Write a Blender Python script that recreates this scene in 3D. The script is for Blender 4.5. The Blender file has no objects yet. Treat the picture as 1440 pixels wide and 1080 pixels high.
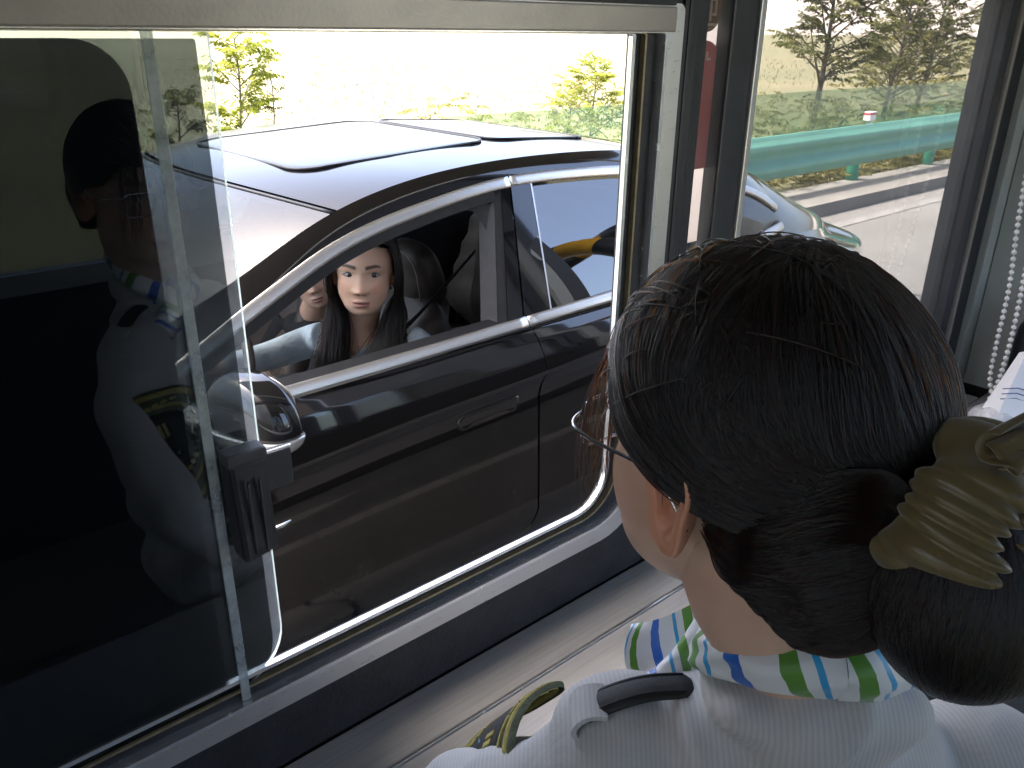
import bpy, bmesh, math, random
import numpy as np
from mathutils import Vector, Matrix
random.seed(7); rng = np.random.default_rng(7)
PI = math.pi
sc = bpy.context.scene
C = sc.collection

# ------------------------------------------------------------------ camera
CAMZ = 1.75
cam_d = bpy.data.cameras.new('camera'); cam = bpy.data.objects.new('camera', cam_d); C.objects.link(cam)
cam_d.sensor_width = 36.0; cam_d.lens = 36.0 * 1164.0 / 1440.0
cam_d.clip_start = 0.02; cam_d.clip_end = 4000
Rm = Matrix(((0.75645487, 0.25111396, -0.60391871), (-0.6539678, 0.30466628, -0.69246269), (0.01010661, 0.91876016, 0.39468673)))
cam.matrix_world = Matrix.Translation((0, 0, CAMZ)) @ Rm.to_4x4()
sc.camera = cam
# ------------------------------------------------------------------ sky, sun, exposure
SUN_AZ = math.radians(42)      # measured from +Y towards -X
SUN_EL = math.radians(66)
w = bpy.data.worlds.new('World'); sc.world = w; w.use_nodes = True
nt = w.node_tree; bg = nt.nodes['Background']; bg.inputs['Strength'].default_value = 0.15
sky = nt.nodes.new('ShaderNodeTexSky'); sky.sky_type = 'NISHITA'; sky.sun_disc = False
sky.sun_elevation = SUN_EL; sky.sun_rotation = -SUN_AZ
sky.dust_density = 6.0; sky.air_density = .75; sky.ozone_density = .6
nt.links.new(sky.outputs[0], bg.inputs[0])
sl = bpy.data.lights.new('sun', 'SUN'); sl.energy = 2.2; sl.angle = math.radians(0.6); sl.color = (1.0, .95, .86)
so = bpy.data.objects.new('sun', sl); C.objects.link(so)
sdir = Vector((-math.sin(SUN_AZ) * math.cos(SUN_EL), math.cos(SUN_AZ) * math.cos(SUN_EL), math.sin(SUN_EL)))
so.rotation_euler = sdir.to_track_quat('Z', 'Y').to_euler(); so.location = (-10, 10, 20)
sc.view_settings.view_transform = 'Standard'; sc.view_settings.look = 'None'
sc.view_settings.exposure = 3.25; sc.view_settings.gamma = 1.0
sc.cycles.max_bounces = 10; sc.cycles.transparent_max_bounces = 24
sc.cycles.glossy_bounces = 5; sc.cycles.diffuse_bounces = 5; sc.cycles.transmission_bounces = 6
sc.cycles.use_denoising = True
sc.cycles.sample_clamp_indirect = 6.0

# ------------------------------------------------------------------ materials
MATS = {}
def hexl(r, g, b): return (r, g, b, 1.0)
def mat(name, col, rough=.5, metal=0.0, coat=0.0, var=0.0, vscale=8.0, bump=0.0, bscale=60.0, col2=None, spec=.5, sss=0.0, rvar=0.0, coords='Object', stretch=None):
    m = bpy.data.materials.new(name); m.use_nodes = True; MATS[name] = m
    n = m.node_tree.nodes; L = m.node_tree.links; p = n['Principled BSDF']
    p.inputs['Base Color'].default_value = (*col, 1); p.inputs['Roughness'].default_value = rough
    p.inputs['Metallic'].default_value = metal; p.inputs['Coat Weight'].default_value = coat; p.inputs['Coat Roughness'].default_value = .02
    p.inputs['Specular IOR Level'].default_value = spec
    if sss: p.inputs['Subsurface Weight'].default_value = sss; p.inputs['Subsurface Radius'].default_value = (.012, .005, .003); p.inputs['Subsurface Scale'].default_value = 1.0
    if var or bump or rvar or col2:
        tc = n.new('ShaderNodeTexCoord'); src = tc.outputs[coords]
        if stretch:
            mp = n.new('ShaderNodeMapping'); mp.inputs['Scale'].default_value = stretch; L.new(src, mp.inputs[0]); src = mp.outputs[0]
    if var or col2 or rvar:
        no = n.new('ShaderNodeTexNoise'); no.inputs['Scale'].default_value = vscale; no.inputs['Detail'].default_value = 6; no.inputs['Roughness'].default_value = .62
        L.new(src, no.inputs['Vector'])
        cr = n.new('ShaderNodeValToRGB'); cr.color_ramp.elements[0].position = .32; cr.color_ramp.elements[1].position = .68
        a = col2 if col2 else tuple(max(0, c * (1 - var)) for c in col); b = col if col2 else tuple(min(1, c * (1 + var)) for c in col)
        cr.color_ramp.elements[0].color = (*a, 1); cr.color_ramp.elements[1].color = (*b, 1)
        L.new(no.outputs[0], cr.inputs[0])
        if var or col2: L.new(cr.outputs[0], p.inputs['Base Color'])
        if rvar:
            mr = n.new('ShaderNodeMapRange'); mr.inputs['From Min'].default_value = .3; mr.inputs['From Max'].default_value = .7
            mr.inputs['To Min'].default_value = max(0, rough - rvar); mr.inputs['To Max'].default_value = min(1, rough + rvar)
            L.new(no.outputs[0], mr.inputs[0]); L.new(mr.outputs[0], p.inputs['Roughness'])
    if bump:
        nb = n.new('ShaderNodeTexNoise'); nb.inputs['Scale'].default_value = bscale; nb.inputs['Detail'].default_value = 4
        L.new(src, nb.inputs['Vector'])
        bp = n.new('ShaderNodeBump'); bp.inputs['Strength'].default_value = bump; bp.inputs['Distance'].default_value = .01
        L.new(nb.outputs[0], bp.inputs['Height']); L.new(bp.outputs[0], p.inputs['Normal'])
    return m
def glass(name, tint, ior=1.45, rough=0.0, haze=0.0, hazecol=(.8, .8, .8), gcol=(1, 1, 1)):
    m = bpy.data.materials.new(name); m.use_nodes = True; MATS[name] = m
    n = m.node_tree.nodes; L = m.node_tree.links; n.remove(n['Principled BSDF']); out = n['Material Output']
    t = n.new('ShaderNodeBsdfTransparent'); t.inputs[0].default_value = (*tint, 1)
    g = n.new('ShaderNodeBsdfGlossy'); g.inputs['Roughness'].default_value = rough; g.inputs[0].default_value = (*gcol, 1)
    f0 = ((ior - 1) / (ior + 1)) ** 2
    lw_ = n.new('ShaderNodeLayerWeight'); pw_ = n.new('ShaderNodeMath'); pw_.operation = 'POWER'; pw_.inputs[1].default_value = 5
    L.new(lw_.outputs['Facing'], pw_.inputs[0])
    fr = n.new('ShaderNodeMapRange'); fr.inputs['To Min'].default_value = f0; fr.inputs['To Max'].default_value = 1.0; L.new(pw_.outputs[0], fr.inputs[0])
    base = t.outputs[0]
    if haze:
        d = n.new('ShaderNodeBsdfDiffuse'); d.inputs[0].default_value = (*hazecol, 1)
        tc = n.new('ShaderNodeTexCoord'); no = n.new('ShaderNodeTexNoise'); no.inputs['Scale'].default_value = 14; no.inputs['Detail'].default_value = 8; no.inputs['Roughness'].default_value = .7
        L.new(tc.outputs['Object'], no.inputs['Vector'])
        mr = n.new('ShaderNodeMapRange'); mr.inputs['From Min'].default_value = .35; mr.inputs['From Max'].default_value = .75; mr.inputs['To Min'].default_value = haze * .5; mr.inputs['To Max'].default_value = haze * 1.6
        L.new(no.outputs[0], mr.inputs[0])
        mh = n.new('ShaderNodeMixShader'); L.new(mr.outputs[0], mh.inputs[0]); L.new(base, mh.inputs[1]); L.new(d.outputs[0], mh.inputs[2]); base = mh.outputs[0]
    mx = n.new('ShaderNodeMixShader'); L.new(fr.outputs[0], mx.inputs[0]); L.new(base, mx.inputs[1]); L.new(g.outputs[0], mx.inputs[2]); L.new(mx.outputs[0], out.inputs[0])
    return m
def leafmat(name, col, col2, trans=.4):
    m = bpy.data.materials.new(name); m.use_nodes = True; MATS[name] = m
    n = m.node_tree.nodes; L = m.node_tree.links; n.remove(n['Principled BSDF']); out = n['Material Output']
    tc = n.new('ShaderNodeTexCoord'); no = n.new('ShaderNodeTexNoise'); no.inputs['Scale'].default_value = 5; no.inputs['Detail'].default_value = 3
    L.new(tc.outputs['Object'], no.inputs['Vector'])
    cr = n.new('ShaderNodeValToRGB'); cr.color_ramp.elements[0].position = .35; cr.color_ramp.elements[1].position = .65
    cr.color_ramp.elements[0].color = (*col, 1); cr.color_ramp.elements[1].color = (*col2, 1); L.new(no.outputs[0], cr.inputs[0])
    d = n.new('ShaderNodeBsdfDiffuse'); t = n.new('ShaderNodeBsdfTranslucent'); L.new(cr.outputs[0], d.inputs[0]); L.new(cr.outputs[0], t.inputs[0])
    mx = n.new('ShaderNodeMixShader'); mx.inputs[0].default_value = trans; L.new(d.outputs[0], mx.inputs[1]); L.new(t.outputs[0], mx.inputs[2])
    L.new(mx.outputs[0], out.inputs[0]); return m

aluminium = mat('aluminium', (.66, .65, .64), .34, .85, rvar=.08, vscale=30, stretch=(1, 1, 14), bump=.03, bscale=240)
aluminium_bright = mat('aluminium_bright', (.86, .86, .87), .22, .9, rvar=.06, vscale=40)
bronze_alu = mat('bronze_aluminium', (.36, .325, .29), .38, .55, var=.08, vscale=9, bump=.03, bscale=180)
gold_strip = mat('gold_strip', (.34, .28, .17), .35, .6, var=.2, vscale=60)
rubber = mat('rubber', (.018, .019, .022), .52, var=.4, vscale=20, bump=.15, bscale=160)
dark_panel = mat('dark_panel', (.03, .032, .036), .42, var=.25, vscale=9, bump=.05, bscale=120)
steel = mat('brushed_steel', (.31, .306, .30), .38, .25, rvar=.1, vscale=6, stretch=(1, 30, 30), bump=.05, bscale=90, var=.12)
wall_in = mat('wall_panel_grey', (.60, .60, .57), .55, var=.08, vscale=5, bump=.04, bscale=90)
wall_out = mat('booth_outer_panel', (.022, .0195, .018), .4, var=.1, vscale=4)
ceil_m = mat('ceiling_white', (.80, .78, .73), .8, var=.05, vscale=4)
floor_m = mat('floor_vinyl', (.10, .10, .10), .6, var=.2, vscale=12)
glass_clear = glass('glass_clear', (.96, .98, .97), haze=.025)
glass_side = glass('glass_side', (.63, .625, .615), haze=.05, hazecol=(.75, .70, .68))
film_light = glass('film_light', (.36, .385, .385), ior=1.5, gcol=(.90, .97, 1.0))
film_dark = glass('film_dark', (.026, .034, .042), ior=1.45, gcol=(.90, .97, 1.0))
strip_clear = glass('clear_plastic_strip', (.62, .66, .66), haze=.30, hazecol=(.75, .8, .8))
edge_glass = mat('glass_edge', (.66, .76, .72), .25, 0, var=.15, vscale=60)
dust_edge = glass('dusty_glass', (.86, .88, .9), haze=.16, hazecol=(.8, .82, .86))
black_plastic = mat('black_plastic', (.012, .013, .016), .38, var=.3, vscale=40, bump=.06, bscale=250)
paint = mat('black_car_paint', (.006, .006, .0065), .10, 0, coat=1.0, spec=.5)
gloss_black = mat('gloss_black', (.008, .008, .009), .07, 0, coat=.6)
chrome = mat('satin_chrome', (.84, .82, .79), .33, .92)
silver_paint = mat('silver_paint', (.62, .61, .59), .3, .55, coat=.4)
car_glass_dark = glass('car_glass_dark', (.10, .105, .11), ior=2.3)
car_glass_wind = glass('car_glass_wind', (.36, .40, .41), ior=1.62)
trim_black = mat('trim_black', (.02, .02, .022), .55, var=.2, vscale=30, bump=.1, bscale=300)
trim_grey = mat('trim_grey', (.034, .035, .037), .6, var=.15, vscale=30, bump=.08, bscale=300)
leather = mat('leather_brown', (.062, .049, .043), .5, var=.18, vscale=14, bump=.12, bscale=260)
stitch_m = mat('stitch_thread', (.42, .38, .33), .7)
tyre_m = mat('tyre_rubber', (.02, .02, .02), .8, var=.3, vscale=20)
rim_m = mat('rim_alloy', (.45, .45, .46), .3, .9)
skin_m = None
cardigan = mat('cardigan_blue', (.50, .58, .645), .85, var=.12, vscale=16, bump=.35, bscale=60)
shirt_white = mat('blouse_white', (.72, .71, .70), .8, var=.06, vscale=20, bump=.2, bscale=60)
belt_black = mat('belt_webbing', (.012, .012, .013), .6, var=.2, vscale=60, bump=.25, bscale=400)
black_cloth = mat('black_cloth', (.010, .011, .014), .85, var=.3, vscale=20, bump=.3, bscale=80)
concrete = mat('concrete_lane', (.135, .132, .128), .85, var=.14, vscale=.9, bump=.2, bscale=30)
concrete_kerb = mat('concrete_kerb', (.16, .152, .142), .9, var=.15, vscale=3, bump=.3, bscale=30)
guard_green = mat('guardrail_green', (.13, .34, .255), .5, var=.12, vscale=3, bump=.05, bscale=20)
guard_post = mat('guardrail_post', (.05, .26, .17), .55, var=.12, vscale=4)
white_paint = mat('white_paint', (.78, .77, .75), .6, var=.06, vscale=10)
red_paint = mat('red_paint', (.50, .05, .06), .6, var=.1, vscale=10)
yellow_paint = mat('yellow_paint', (.62, .34, .03), .42, var=.14, vscale=6)
dark_paint = mat('dark_paint', (.02, .022, .028), .42, var=.2, vscale=6)
canopy_m = mat('canopy_panel', (.07, .06, .053), .7, var=.06, vscale=1)
straw = mat('field_straw', (.155, .132, .072), .95, var=0, vscale=.16, col2=(.095, .10, .045), bump=.2, bscale=9)
bark = mat('bark', (.14, .115, .095), .9, var=.3, vscale=12, bump=.5, bscale=40)
hill_m = mat('far_hill', (.34, .31, .29), 1.0, var=.12, vscale=.02)  # pale tone puts the distance haze into the hill colour
leaf_y = leafmat('leaf_yellow_green', (.14, .17, .025), (.22, .23, .045), .5)
leaf_d = leafmat('leaf_dark', (.075, .085, .035), (.13, .13, .05), .35)
leaf_o = leafmat('leaf_olive', (.12, .12, .045), (.20, .18, .07), .4)
grass_m = leafmat('grass_straw', (.092, .092, .038), (.155, .135, .077), .4)

# ------------------------------------------------------------------ mesh helpers
def link_mesh(name, v, f, m=None, parent=None, smooth=True, fmat=None, uv=None, recalc=False):
    me = bpy.data.meshes.new(name)
    me.from_pydata([tuple(map(float, p)) for p in v], [], [tuple(int(i) for i in q) for q in f])
    if recalc:
        bm = bmesh.new(); bm.from_mesh(me); bmesh.ops.recalc_face_normals(bm, faces=bm.faces); bm.to_mesh(me); bm.free()
    if m is not None:
        for k in (m if isinstance(m, (list, tuple)) else [m]): me.materials.append(k)
    if fmat is not None: me.polygons.foreach_set('material_index', list(fmat))
    if uv is not None:
        l = me.uv_layers.new(name='UVMap')
        uu = np.array([uv[lp.vertex_index] for lp in me.loops], dtype=np.float32)
        l.data.foreach_set('uv', uu.ravel())
    if smooth is True: me.polygons.foreach_set('use_smooth', [True] * len(me.polygons))
    me.update()
    o = bpy.data.objects.new(name, me); C.objects.link(o)
    if smooth == 'auto':
        try: me.shade_auto = None
        except Exception: pass
        me.polygons.foreach_set('use_smooth', [True] * len(me.polygons))
        bm = bmesh.new(); bm.from_mesh(me)
        for e in bm.edges:
            if len(e.link_faces) == 2 and e.calc_face_angle(0) > .6: e.smooth = False
        bm.to_mesh(me); bm.free()
    if parent is not None: put(o, parent)
    return o
def put(o, parent):
    o.parent = parent
    o.matrix_parent_inverse = parent.matrix_world.inverted() if parent.matrix_world else Matrix()
def tag(o, label=None, cat=None, group=None, kind=None):
    if label: o['label'] = label
    if cat: o['category'] = cat
    if group: o['group'] = group
    if kind: o['kind'] = kind
    return o
def empty(name, loc, label=None, cat=None, group=None, kind=None):
    o = bpy.data.objects.new(name, None); C.objects.link(o); o.location = loc; o.empty_display_size = .1
    o.matrix_world = Matrix.Translation(loc)
    return tag(o, label, cat, group, kind)
def boxvf(x0, x1, y0, y1, z0, z1):
    v = [(x0, y0, z0), (x1, y0, z0), (x1, y1, z0), (x0, y1, z0), (x0, y0, z1), (x1, y0, z1), (x1, y1, z1), (x0, y1, z1)]
    f = [(0, 3, 2, 1), (4, 5, 6, 7), (0, 1, 5, 4), (1, 2, 6, 5), (2, 3, 7, 6), (3, 0, 4, 7)]
    return v, f
def box(name, x0, x1, y0, y1, z0, z1, m, parent=None, bevel=0.0):
    v, f = boxvf(x0, x1, y0, y1, z0, z1)
    o = link_mesh(name, v, f, m, parent, smooth=False)
    if bevel:
        bm = bmesh.new(); bm.from_mesh(o.data)
        bmesh.ops.bevel(bm, geom=list(bm.edges), offset=bevel, segments=2, profile=.6, affect='EDGES'); bm.to_mesh(o.data); bm.free()
    return o
def merge(*parts):
    V = []; F = []
    for v, f in parts:
        o = len(V); V += [tuple(p) for p in v]; F += [tuple(i + o for i in q) for q in f]
    return V, F
def gridvf(P, closed_u=False):
    P = np.asarray(P, float); nu, nv = P.shape[:2]; v = P.reshape(-1, 3); f = []
    for i in range(nu if closed_u else nu - 1):
        for j in range(nv - 1):
            a = i * nv + j; b = ((i + 1) % nu) * nv + j; f.append((a, b, b + 1, a + 1))
    return v, f
def tubevf(pts, rad, n=10, cap=True, flat=None):
    pts = [np.array(p, float) for p in pts]; N = len(pts)
    if not hasattr(rad, '__len__'): rad = [rad] * N
    V = []; F = []; up = np.array([0, 0, 1.0]); prev = None
    for i, p in enumerate(pts):
        t = pts[min(i + 1, N - 1)] - pts[max(i - 1, 0)]; t /= (np.linalg.norm(t) + 1e-12)
        if prev is None:
            a = up if abs(t @ up) < .95 else np.array([1.0, 0, 0]); u = np.cross(t, a)
        else:
            u = prev - t * (prev @ t)
        u /= (np.linalg.norm(u) + 1e-12); prev = u; w_ = np.cross(t, u)
        for k in range(n):
            an = 2 * PI * k / n; fx = 1 if flat is None else flat
            V.append(p + rad[i] * (math.cos(an) * u + math.sin(an) * fx * w_))
    for i in range(N - 1):
        for k in range(n):
            a = i * n + k; b = i * n + (k + 1) % n; F.append((a, b, b + n, a + n))
    if cap:
        F.append(tuple(range(n - 1, -1, -1))); F.append(tuple(range((N - 1) * n, N * n)))
    return V, F
def blobvf(c, r, ax=None, nu=24, nv=16, pw=1.0):
    c = np.array(c, float); ax = np.eye(3) if ax is None else np.array(ax, float); V = []; F = []
    sg = lambda t: math.copysign(abs(t) ** pw, t)
    for i in range(nv + 1):
        ph = PI * i / nv
        for j in range(nu):
            th = 2 * PI * j / nu
            d = np.array([sg(math.sin(ph)) * sg(math.cos(th)), sg(math.sin(ph)) * sg(math.sin(th)), sg(math.cos(ph))]) * r
            V.append(c + d @ ax)
    for i in range(nv):
        for j in range(nu):
            a = i * nu + j; b = i * nu + (j + 1) % nu; F.append((a, a + nu, b + nu, b))
    return V, F
def fuse(name, parts, m, parent=None, voxel=.008, smooth=6):
    v, f = merge(*parts)
    o = link_mesh(name, v, f, m, None, recalc=True)
    bm = bmesh.new(); bm.from_mesh(o.data); bmesh.ops.remove_doubles(bm, verts=bm.verts, dist=1e-5); bmesh.ops.recalc_face_normals(bm, faces=bm.faces); bm.to_mesh(o.data); bm.free()
    r = o.modifiers.new('r', 'REMESH'); r.mode = 'VOXEL'; r.voxel_size = voxel
    s = o.modifiers.new('s', 'SMOOTH'); s.iterations = smooth; s.factor = .5
    dg = bpy.context.evaluated_depsgraph_get(); me = bpy.data.meshes.new_from_object(o.evaluated_get(dg))
    old = o.data; o.modifiers.clear(); o.data = me; bpy.data.meshes.remove(old); me.name = name
    if not me.materials:
        me.materials.append(m)
    me.polygons.foreach_set('use_smooth', [True] * len(me.polygons))
    if parent is not None: put(o, parent)
    return o
def spline(xs, ys):
    xs = np.array(xs, float); ys = np.array(ys, float); n = len(xs); h = np.diff(xs); A = np.eye(n); b = np.zeros(n)
    for i in range(1, n - 1):
        A[i, i - 1] = h[i - 1]; A[i, i] = 2 * (h[i - 1] + h[i]); A[i, i + 1] = h[i]
        b[i] = 3 * ((ys[i + 1] - ys[i]) / h[i] - (ys[i] - ys[i - 1]) / h[i - 1])
    c = np.linalg.solve(A, b); bb = np.diff(ys) / h - h * (2 * c[:-1] + c[1:]) / 3; d = np.diff(c) / (3 * h)
    def f(x):
        x = np.asarray(x, float); i = np.clip(np.searchsorted(xs, x) - 1, 0, n - 2); t = x - xs[i]
        return ys[i] + bb[i] * t + c[i] * t * t + d[i] * t ** 3
    return f
def curve_pts(ctrl, n):
    """smooth 3D polyline through control points"""
    c = np.array(ctrl, float); s = np.r_[0, np.cumsum(np.linalg.norm(np.diff(c, axis=0), axis=1))]
    t = np.linspace(0, s[-1], n); return np.stack([spline(s, c[:, k])(t) for k in range(c.shape[1])], 1)
_BAS = {}
def cpts(ctrl, n):
    k = len(ctrl)
    if (k, n) not in _BAS:
        t = np.linspace(0, k - 1, n); _BAS[(k, n)] = np.stack([spline(np.arange(k), np.eye(k)[i])(t) for i in range(k)], 1)
    return _BAS[(k, n)] @ np.array(ctrl, float)
def rrect(x0, x1, z0, z1, r, n=8):
    """rounded rectangle, radii for corners (x1,z0),(x1,z1),(x0,z1),(x0,z0)"""
    r = [r] * 4 if not hasattr(r, '__len__') else r; P = []
    for (cx, cz, sx, sz, a0, rr) in ((x1, z0, -1, 1, -90, r[0]), (x1, z1, -1, -1, 0, r[1]), (x0, z1, 1, -1, 90, r[2]), (x0, z0, 1, 1, 180, r[3])):
        for k in range(n + 1):
            a = math.radians(a0 + 90 * k / n); P.append((cx + sx * rr + rr * math.cos(a), cz + sz * rr + rr * math.sin(a)))
    return P
def ring_frame(name, outer, inner, y0, y1, m, parent, chamfer=0.0):
    """a frame in the XZ plane between two loops of equal length, from y0 (inside) to y1"""
    n = len(outer); V = []; F = []
    for lp, y in ((outer, y0), (inner, y0), (inner, y1), (outer, y1)):
        V += [(p[0], y, p[1]) for p in lp]
    for k in range(n):
        a = k; b = (k + 1) % n
        for s in range(4):
            t = (s + 1) % 4; F.append((s * n + a, s * n + b, t * n + b, t * n + a))
    return link_mesh(name, V, F, m, parent, smooth='auto', recalc=True)
def plate(name, loop, y0, y1, m, parent, edge_mat=None):
    n = len(loop); V = [(p[0], y0, p[1]) for p in loop] + [(p[0], y1, p[1]) for p in loop]
    F = [tuple(range(n)), tuple(range(2 * n - 1, n - 1, -1))] + [(k, k + n, (k + 1) % n + n, (k + 1) % n) for k in range(n)]
    fm = None; ms = m
    if edge_mat: ms = [m, edge_mat]; fm = [0, 0] + [1] * n
    return link_mesh(name, V, F, ms, parent, smooth=False, fmat=fm, recalc=True)

# ================================================================== SETTING
def sheet(name, x0, x1, y0, y1, z, m, kind='structure', nx=1, ny=1):
    V = []; F = []
    for i in range(nx + 1):
        for j in range(ny + 1): V.append((x0 + (x1 - x0) * i / nx, y0 + (y1 - y0) * j / ny, z))
    for i in range(nx):
        for j in range(ny):
            a = i * (ny + 1) + j; F.append((a, a + ny + 1, a + ny + 2, a + 1))
    return tag(link_mesh(name, V, F, m, None, smooth=False), kind=kind)
ground = sheet('ground', -900, 1500, -900, 1500, -.06, straw)
tag(ground, 'dry straw coloured field running back to the horizon')
lane = sheet('road', -60, 260, -3.6, 4.35, 0.0, concrete)
tag(lane, 'pale concrete toll lane beside the booth')
worn_paint = mat('worn_paint', (.20, .198, .192), .8, col2=(.14, .138, .133), vscale=2)
for yy, nm in ((3.95, 'lane_marking'),):
    v, f = boxvf(-60, 260, yy, yy + .13, .004, .006)
    o = link_mesh(nm, v, f, worn_paint, lane, smooth=False)
# lane joints
for x in range(-4, 40, 5):
    box('lane_joint', x, x + .02, .99, 4.3, .0035, .0045, dark_paint, lane)
v, f = boxvf(-60, 260, 4.35, 5.0, -.05, .13)
kerb = tag(link_mesh('kerb', v, f, concrete_kerb, None, smooth=False), 'concrete kerb below the green guardrail', kind='structure')
v, f = boxvf(-2.4, 9.0, -1.05, 1.0, -.02, .2)
isl = tag(link_mesh('toll_island', v, f, concrete_kerb, None, smooth=False), 'raised concrete island under the toll booth', kind='structure')
# far hills
HV = []; HF = []
for i in range(80):
    a = -1.2 + 3.4 * i / 79; R = 620
    h = 12 + 16 * (math.sin(a * 5.1) * .5 + .5) + 7 * math.sin(a * 13 + 1) + 3 * math.sin(a * 37)
    HV += [(R * math.cos(a), R * math.sin(a), -1), (R * 1.1 * math.cos(a), R * 1.1 * math.sin(a), h), (R * 1.4 * math.cos(a), R * 1.4 * math.sin(a), -1)]
for i in range(79):
    for k in range(2): HF.append((i * 3 + k, i * 3 + k + 1, i * 3 + k + 4, i * 3 + k + 3))
tag(link_mesh('hills', HV, HF, hill_m, None), 'low hills on the horizon, coloured pale for haze', kind='structure')

# unseen canopy over the plaza, its edges set to shape sky light and reflections
can = empty('toll_canopy', (0, -3, 5.5), 'unseen flat canopy roof over the toll lane, sized for shade', 'canopy')
box('roof_slab', -1.3, 7.5, -1.6, 4.2, 5.5, 6.1, canopy_m, can)
for px_, py_ in ((-1.75, -.3), (7.0, -.3)):
    v, f = tubevf([(px_, py_, .15), (px_, py_, 5.5)], .22, 20); link_mesh('column', v, f, white_paint, can)

# ================================================================== BOOTH
W = .85
booth = empty('toll_booth', (0.6, .3, .2), 'metal toll booth with sliding windows and a steel counter', 'booth')
# shell
box('floor', -1.2, 2.62, -.85, .95, .2, .3, floor_m, booth)
box('ceiling', -1.2, 2.62, -.85, .95, 2.5, 2.6, ceil_m, booth)
box('end_wall', 2.52, 2.62, -.85, .95, .3, 2.5, wall_out, booth)
box('rear_end_wall', -1.2, -1.1, -.85, .95, .3, .85, wall_in, booth)
box('rear_end_header', -1.2, -1.1, -.85, .95, 2.3, 2.5, wall_in, booth)
end_fill_glass = glass('end_fill_glass', (.50, .51, .51))  # unseen glazed end, added to light the attendant's back
for y0_ in (-.85, .02, .87): box('fill_stile', -1.19, -1.11, y0_, y0_ + .08, .85, 2.3, aluminium, booth)
for y0_, y1_ in ((-.77, .02), (.10, .87)): box('fill_pane', -1.153, -1.147, y0_, y1_, .85, 2.3, end_fill_glass, booth)
box('lower_wall', -1.1, 2.52, .87, .95, .3, .80, wall_out, booth)
box('wall_header', -1.1, 2.52, .87, .95, 1.86, 2.5, wall_out, booth)
box('inner_header', -1.1, 2.52, .852, .87, 1.90, 2.5, dark_panel, booth)
box('counter_apron', -1.1, 2.52, .44, .46, .55, .775, wall_in, booth)
# far-side (behind the camera) wall with rounded window
ow = [(-1.1, .3), (2.52, .3), (2.52, 2.5), (-1.1, 2.5)]
ins = rrect(-.6, .82, 1.12, 1.95, .09)
def square_match(x0, x1, z0, z1, n=8):
    P = []
    for (cx, cz) in ((x1, z0), (x1, z1), (x0, z1), (x0, z0)): P += [(cx, cz)] * (n + 1)
    return P
def wall_with_hole(name, x0, x1, z0, z1, hole, y0, y1, m, parent):
    out = []
    for k, p in enumerate(hole):
        out.append((x1 if k // 9 in (0, 1) else x0, z0 if k // 9 in (0, 3) else z1))
    return ring_frame(name, out, hole, y0, y1, m, parent)
wall_with_hole('back_wall', -1.1, .95, .3, 2.5, ins, -.85, -.78, wall_in, booth)
bf = ring_frame('back_window_frame', rrect(-.63, .85, 1.09, 1.98, .11), rrect(-.59, .81, 1.13, 1.94, .085), -.785, -.765, aluminium, booth)
back_glass = glass('back_glass', (.44, .47, .49))
plate('back_pane', rrect(-.6, .82, 1.12, 1.95, .09), -.83, -.824, back_glass, booth)
ins2 = rrect(1.08, 2.44, .98, 2.32, .09)  # second unseen back window, enlarged and clear to brighten the attendant
wall_with_hole('back_wall', .95, 2.52, .3, 2.5, ins2, -.85, -.78, wall_in, booth)
ring_frame('back_window_frame', rrect(1.05, 2.47, .95, 2.35, .11), rrect(1.09, 2.43, .99, 2.31, .085), -.785, -.765, aluminium, booth)
plate('back_pane', ins2, -.83, -.824, glass_clear, booth)
box('reflection_dark_sheet', -1.1, 1.04, -.7795, -.772, .3, 1.07, dark_panel, booth)  # unseen dark sheet added to blacken the reflection in the tinted pane
# main window: dark gasket panel with rounded opening
main_o = rrect(-.95, 1.072, .898, 1.786, [.115, .012, .012, .115])
wall_with_hole('window_gasket', -1.1, 1.137, .795, 1.90, main_o, .854, .93, rubber, booth)
fr_s = ring_frame('window_frame', main_o, rrect(-.92, 1.034, .930, 1.750, [.098, .006, .006, .098]), .848, .88, aluminium, booth)
tag(fr_s, 'silver aluminium frame with a rounded lower corner')
# bright inner lip of the silver frame
ring_frame('frame_lip', rrect(-.921, 1.0355, .9285, 1.7515, [.099, .006, .006, .099]), rrect(-.918, 1.029, .9345, 1.746, [.095, .005, .005, .095]), .8462, .87, aluminium_bright, fr_s)
g1 = rrect(-.918, 1.029, .9345, 1.746, [.095, .005, .005, .095])
ring_frame('track_groove', g1, rrect(-.89, .998, .9520, 1.7455, [.085, .004, .004, .085]), .862, .874, rubber, fr_s)
ring_frame('track_strip', rrect(-.889, 1.001, .9500, 1.7457, [.086, .004, .004, .086]), rrect(-.886, .997, .9535, 1.745, [.083, .004, .004, .083]), .857, .866, gold_strip, fr_s)
ring_frame('outer_groove', rrect(-.886, .997, .9535, 1.745, [.083, .004, .004, .083]), rrect(-.86, .976, .9655, 1.7448, [.074, .004, .004, .074]), .866, .874, rubber, fr_s)
ring_frame('outer_lip', rrect(-.861, .9775, .9640, 1.7449, [.075, .004, .004, .075]), rrect(-.857, .9705, .9700, 1.7440, [.070, .004, .004, .070]), .858, .866, aluminium_bright, fr_s)
# top rail and dark band over it
box('top_rail', -1.0, 1.043, .839, .846, 1.7475, 1.781, bronze_alu, booth, .002)
box('top_band', -1.0, 1.043, .842, .852, 1.783, 1.9, rubber, booth)
# right stile
box('stile', 1.0735, 1.083, .850, .87, .93, 1.9, dark_panel, booth)
for k, (x0, x1, y0) in enumerate(((1.084, 1.098, .848), (1.100, 1.113, .853), (1.115, 1.136, .858))):
    box('pillar_rib', x0, x1, y0, .875, .80, 1.9, dark_panel, booth, .002)
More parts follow.
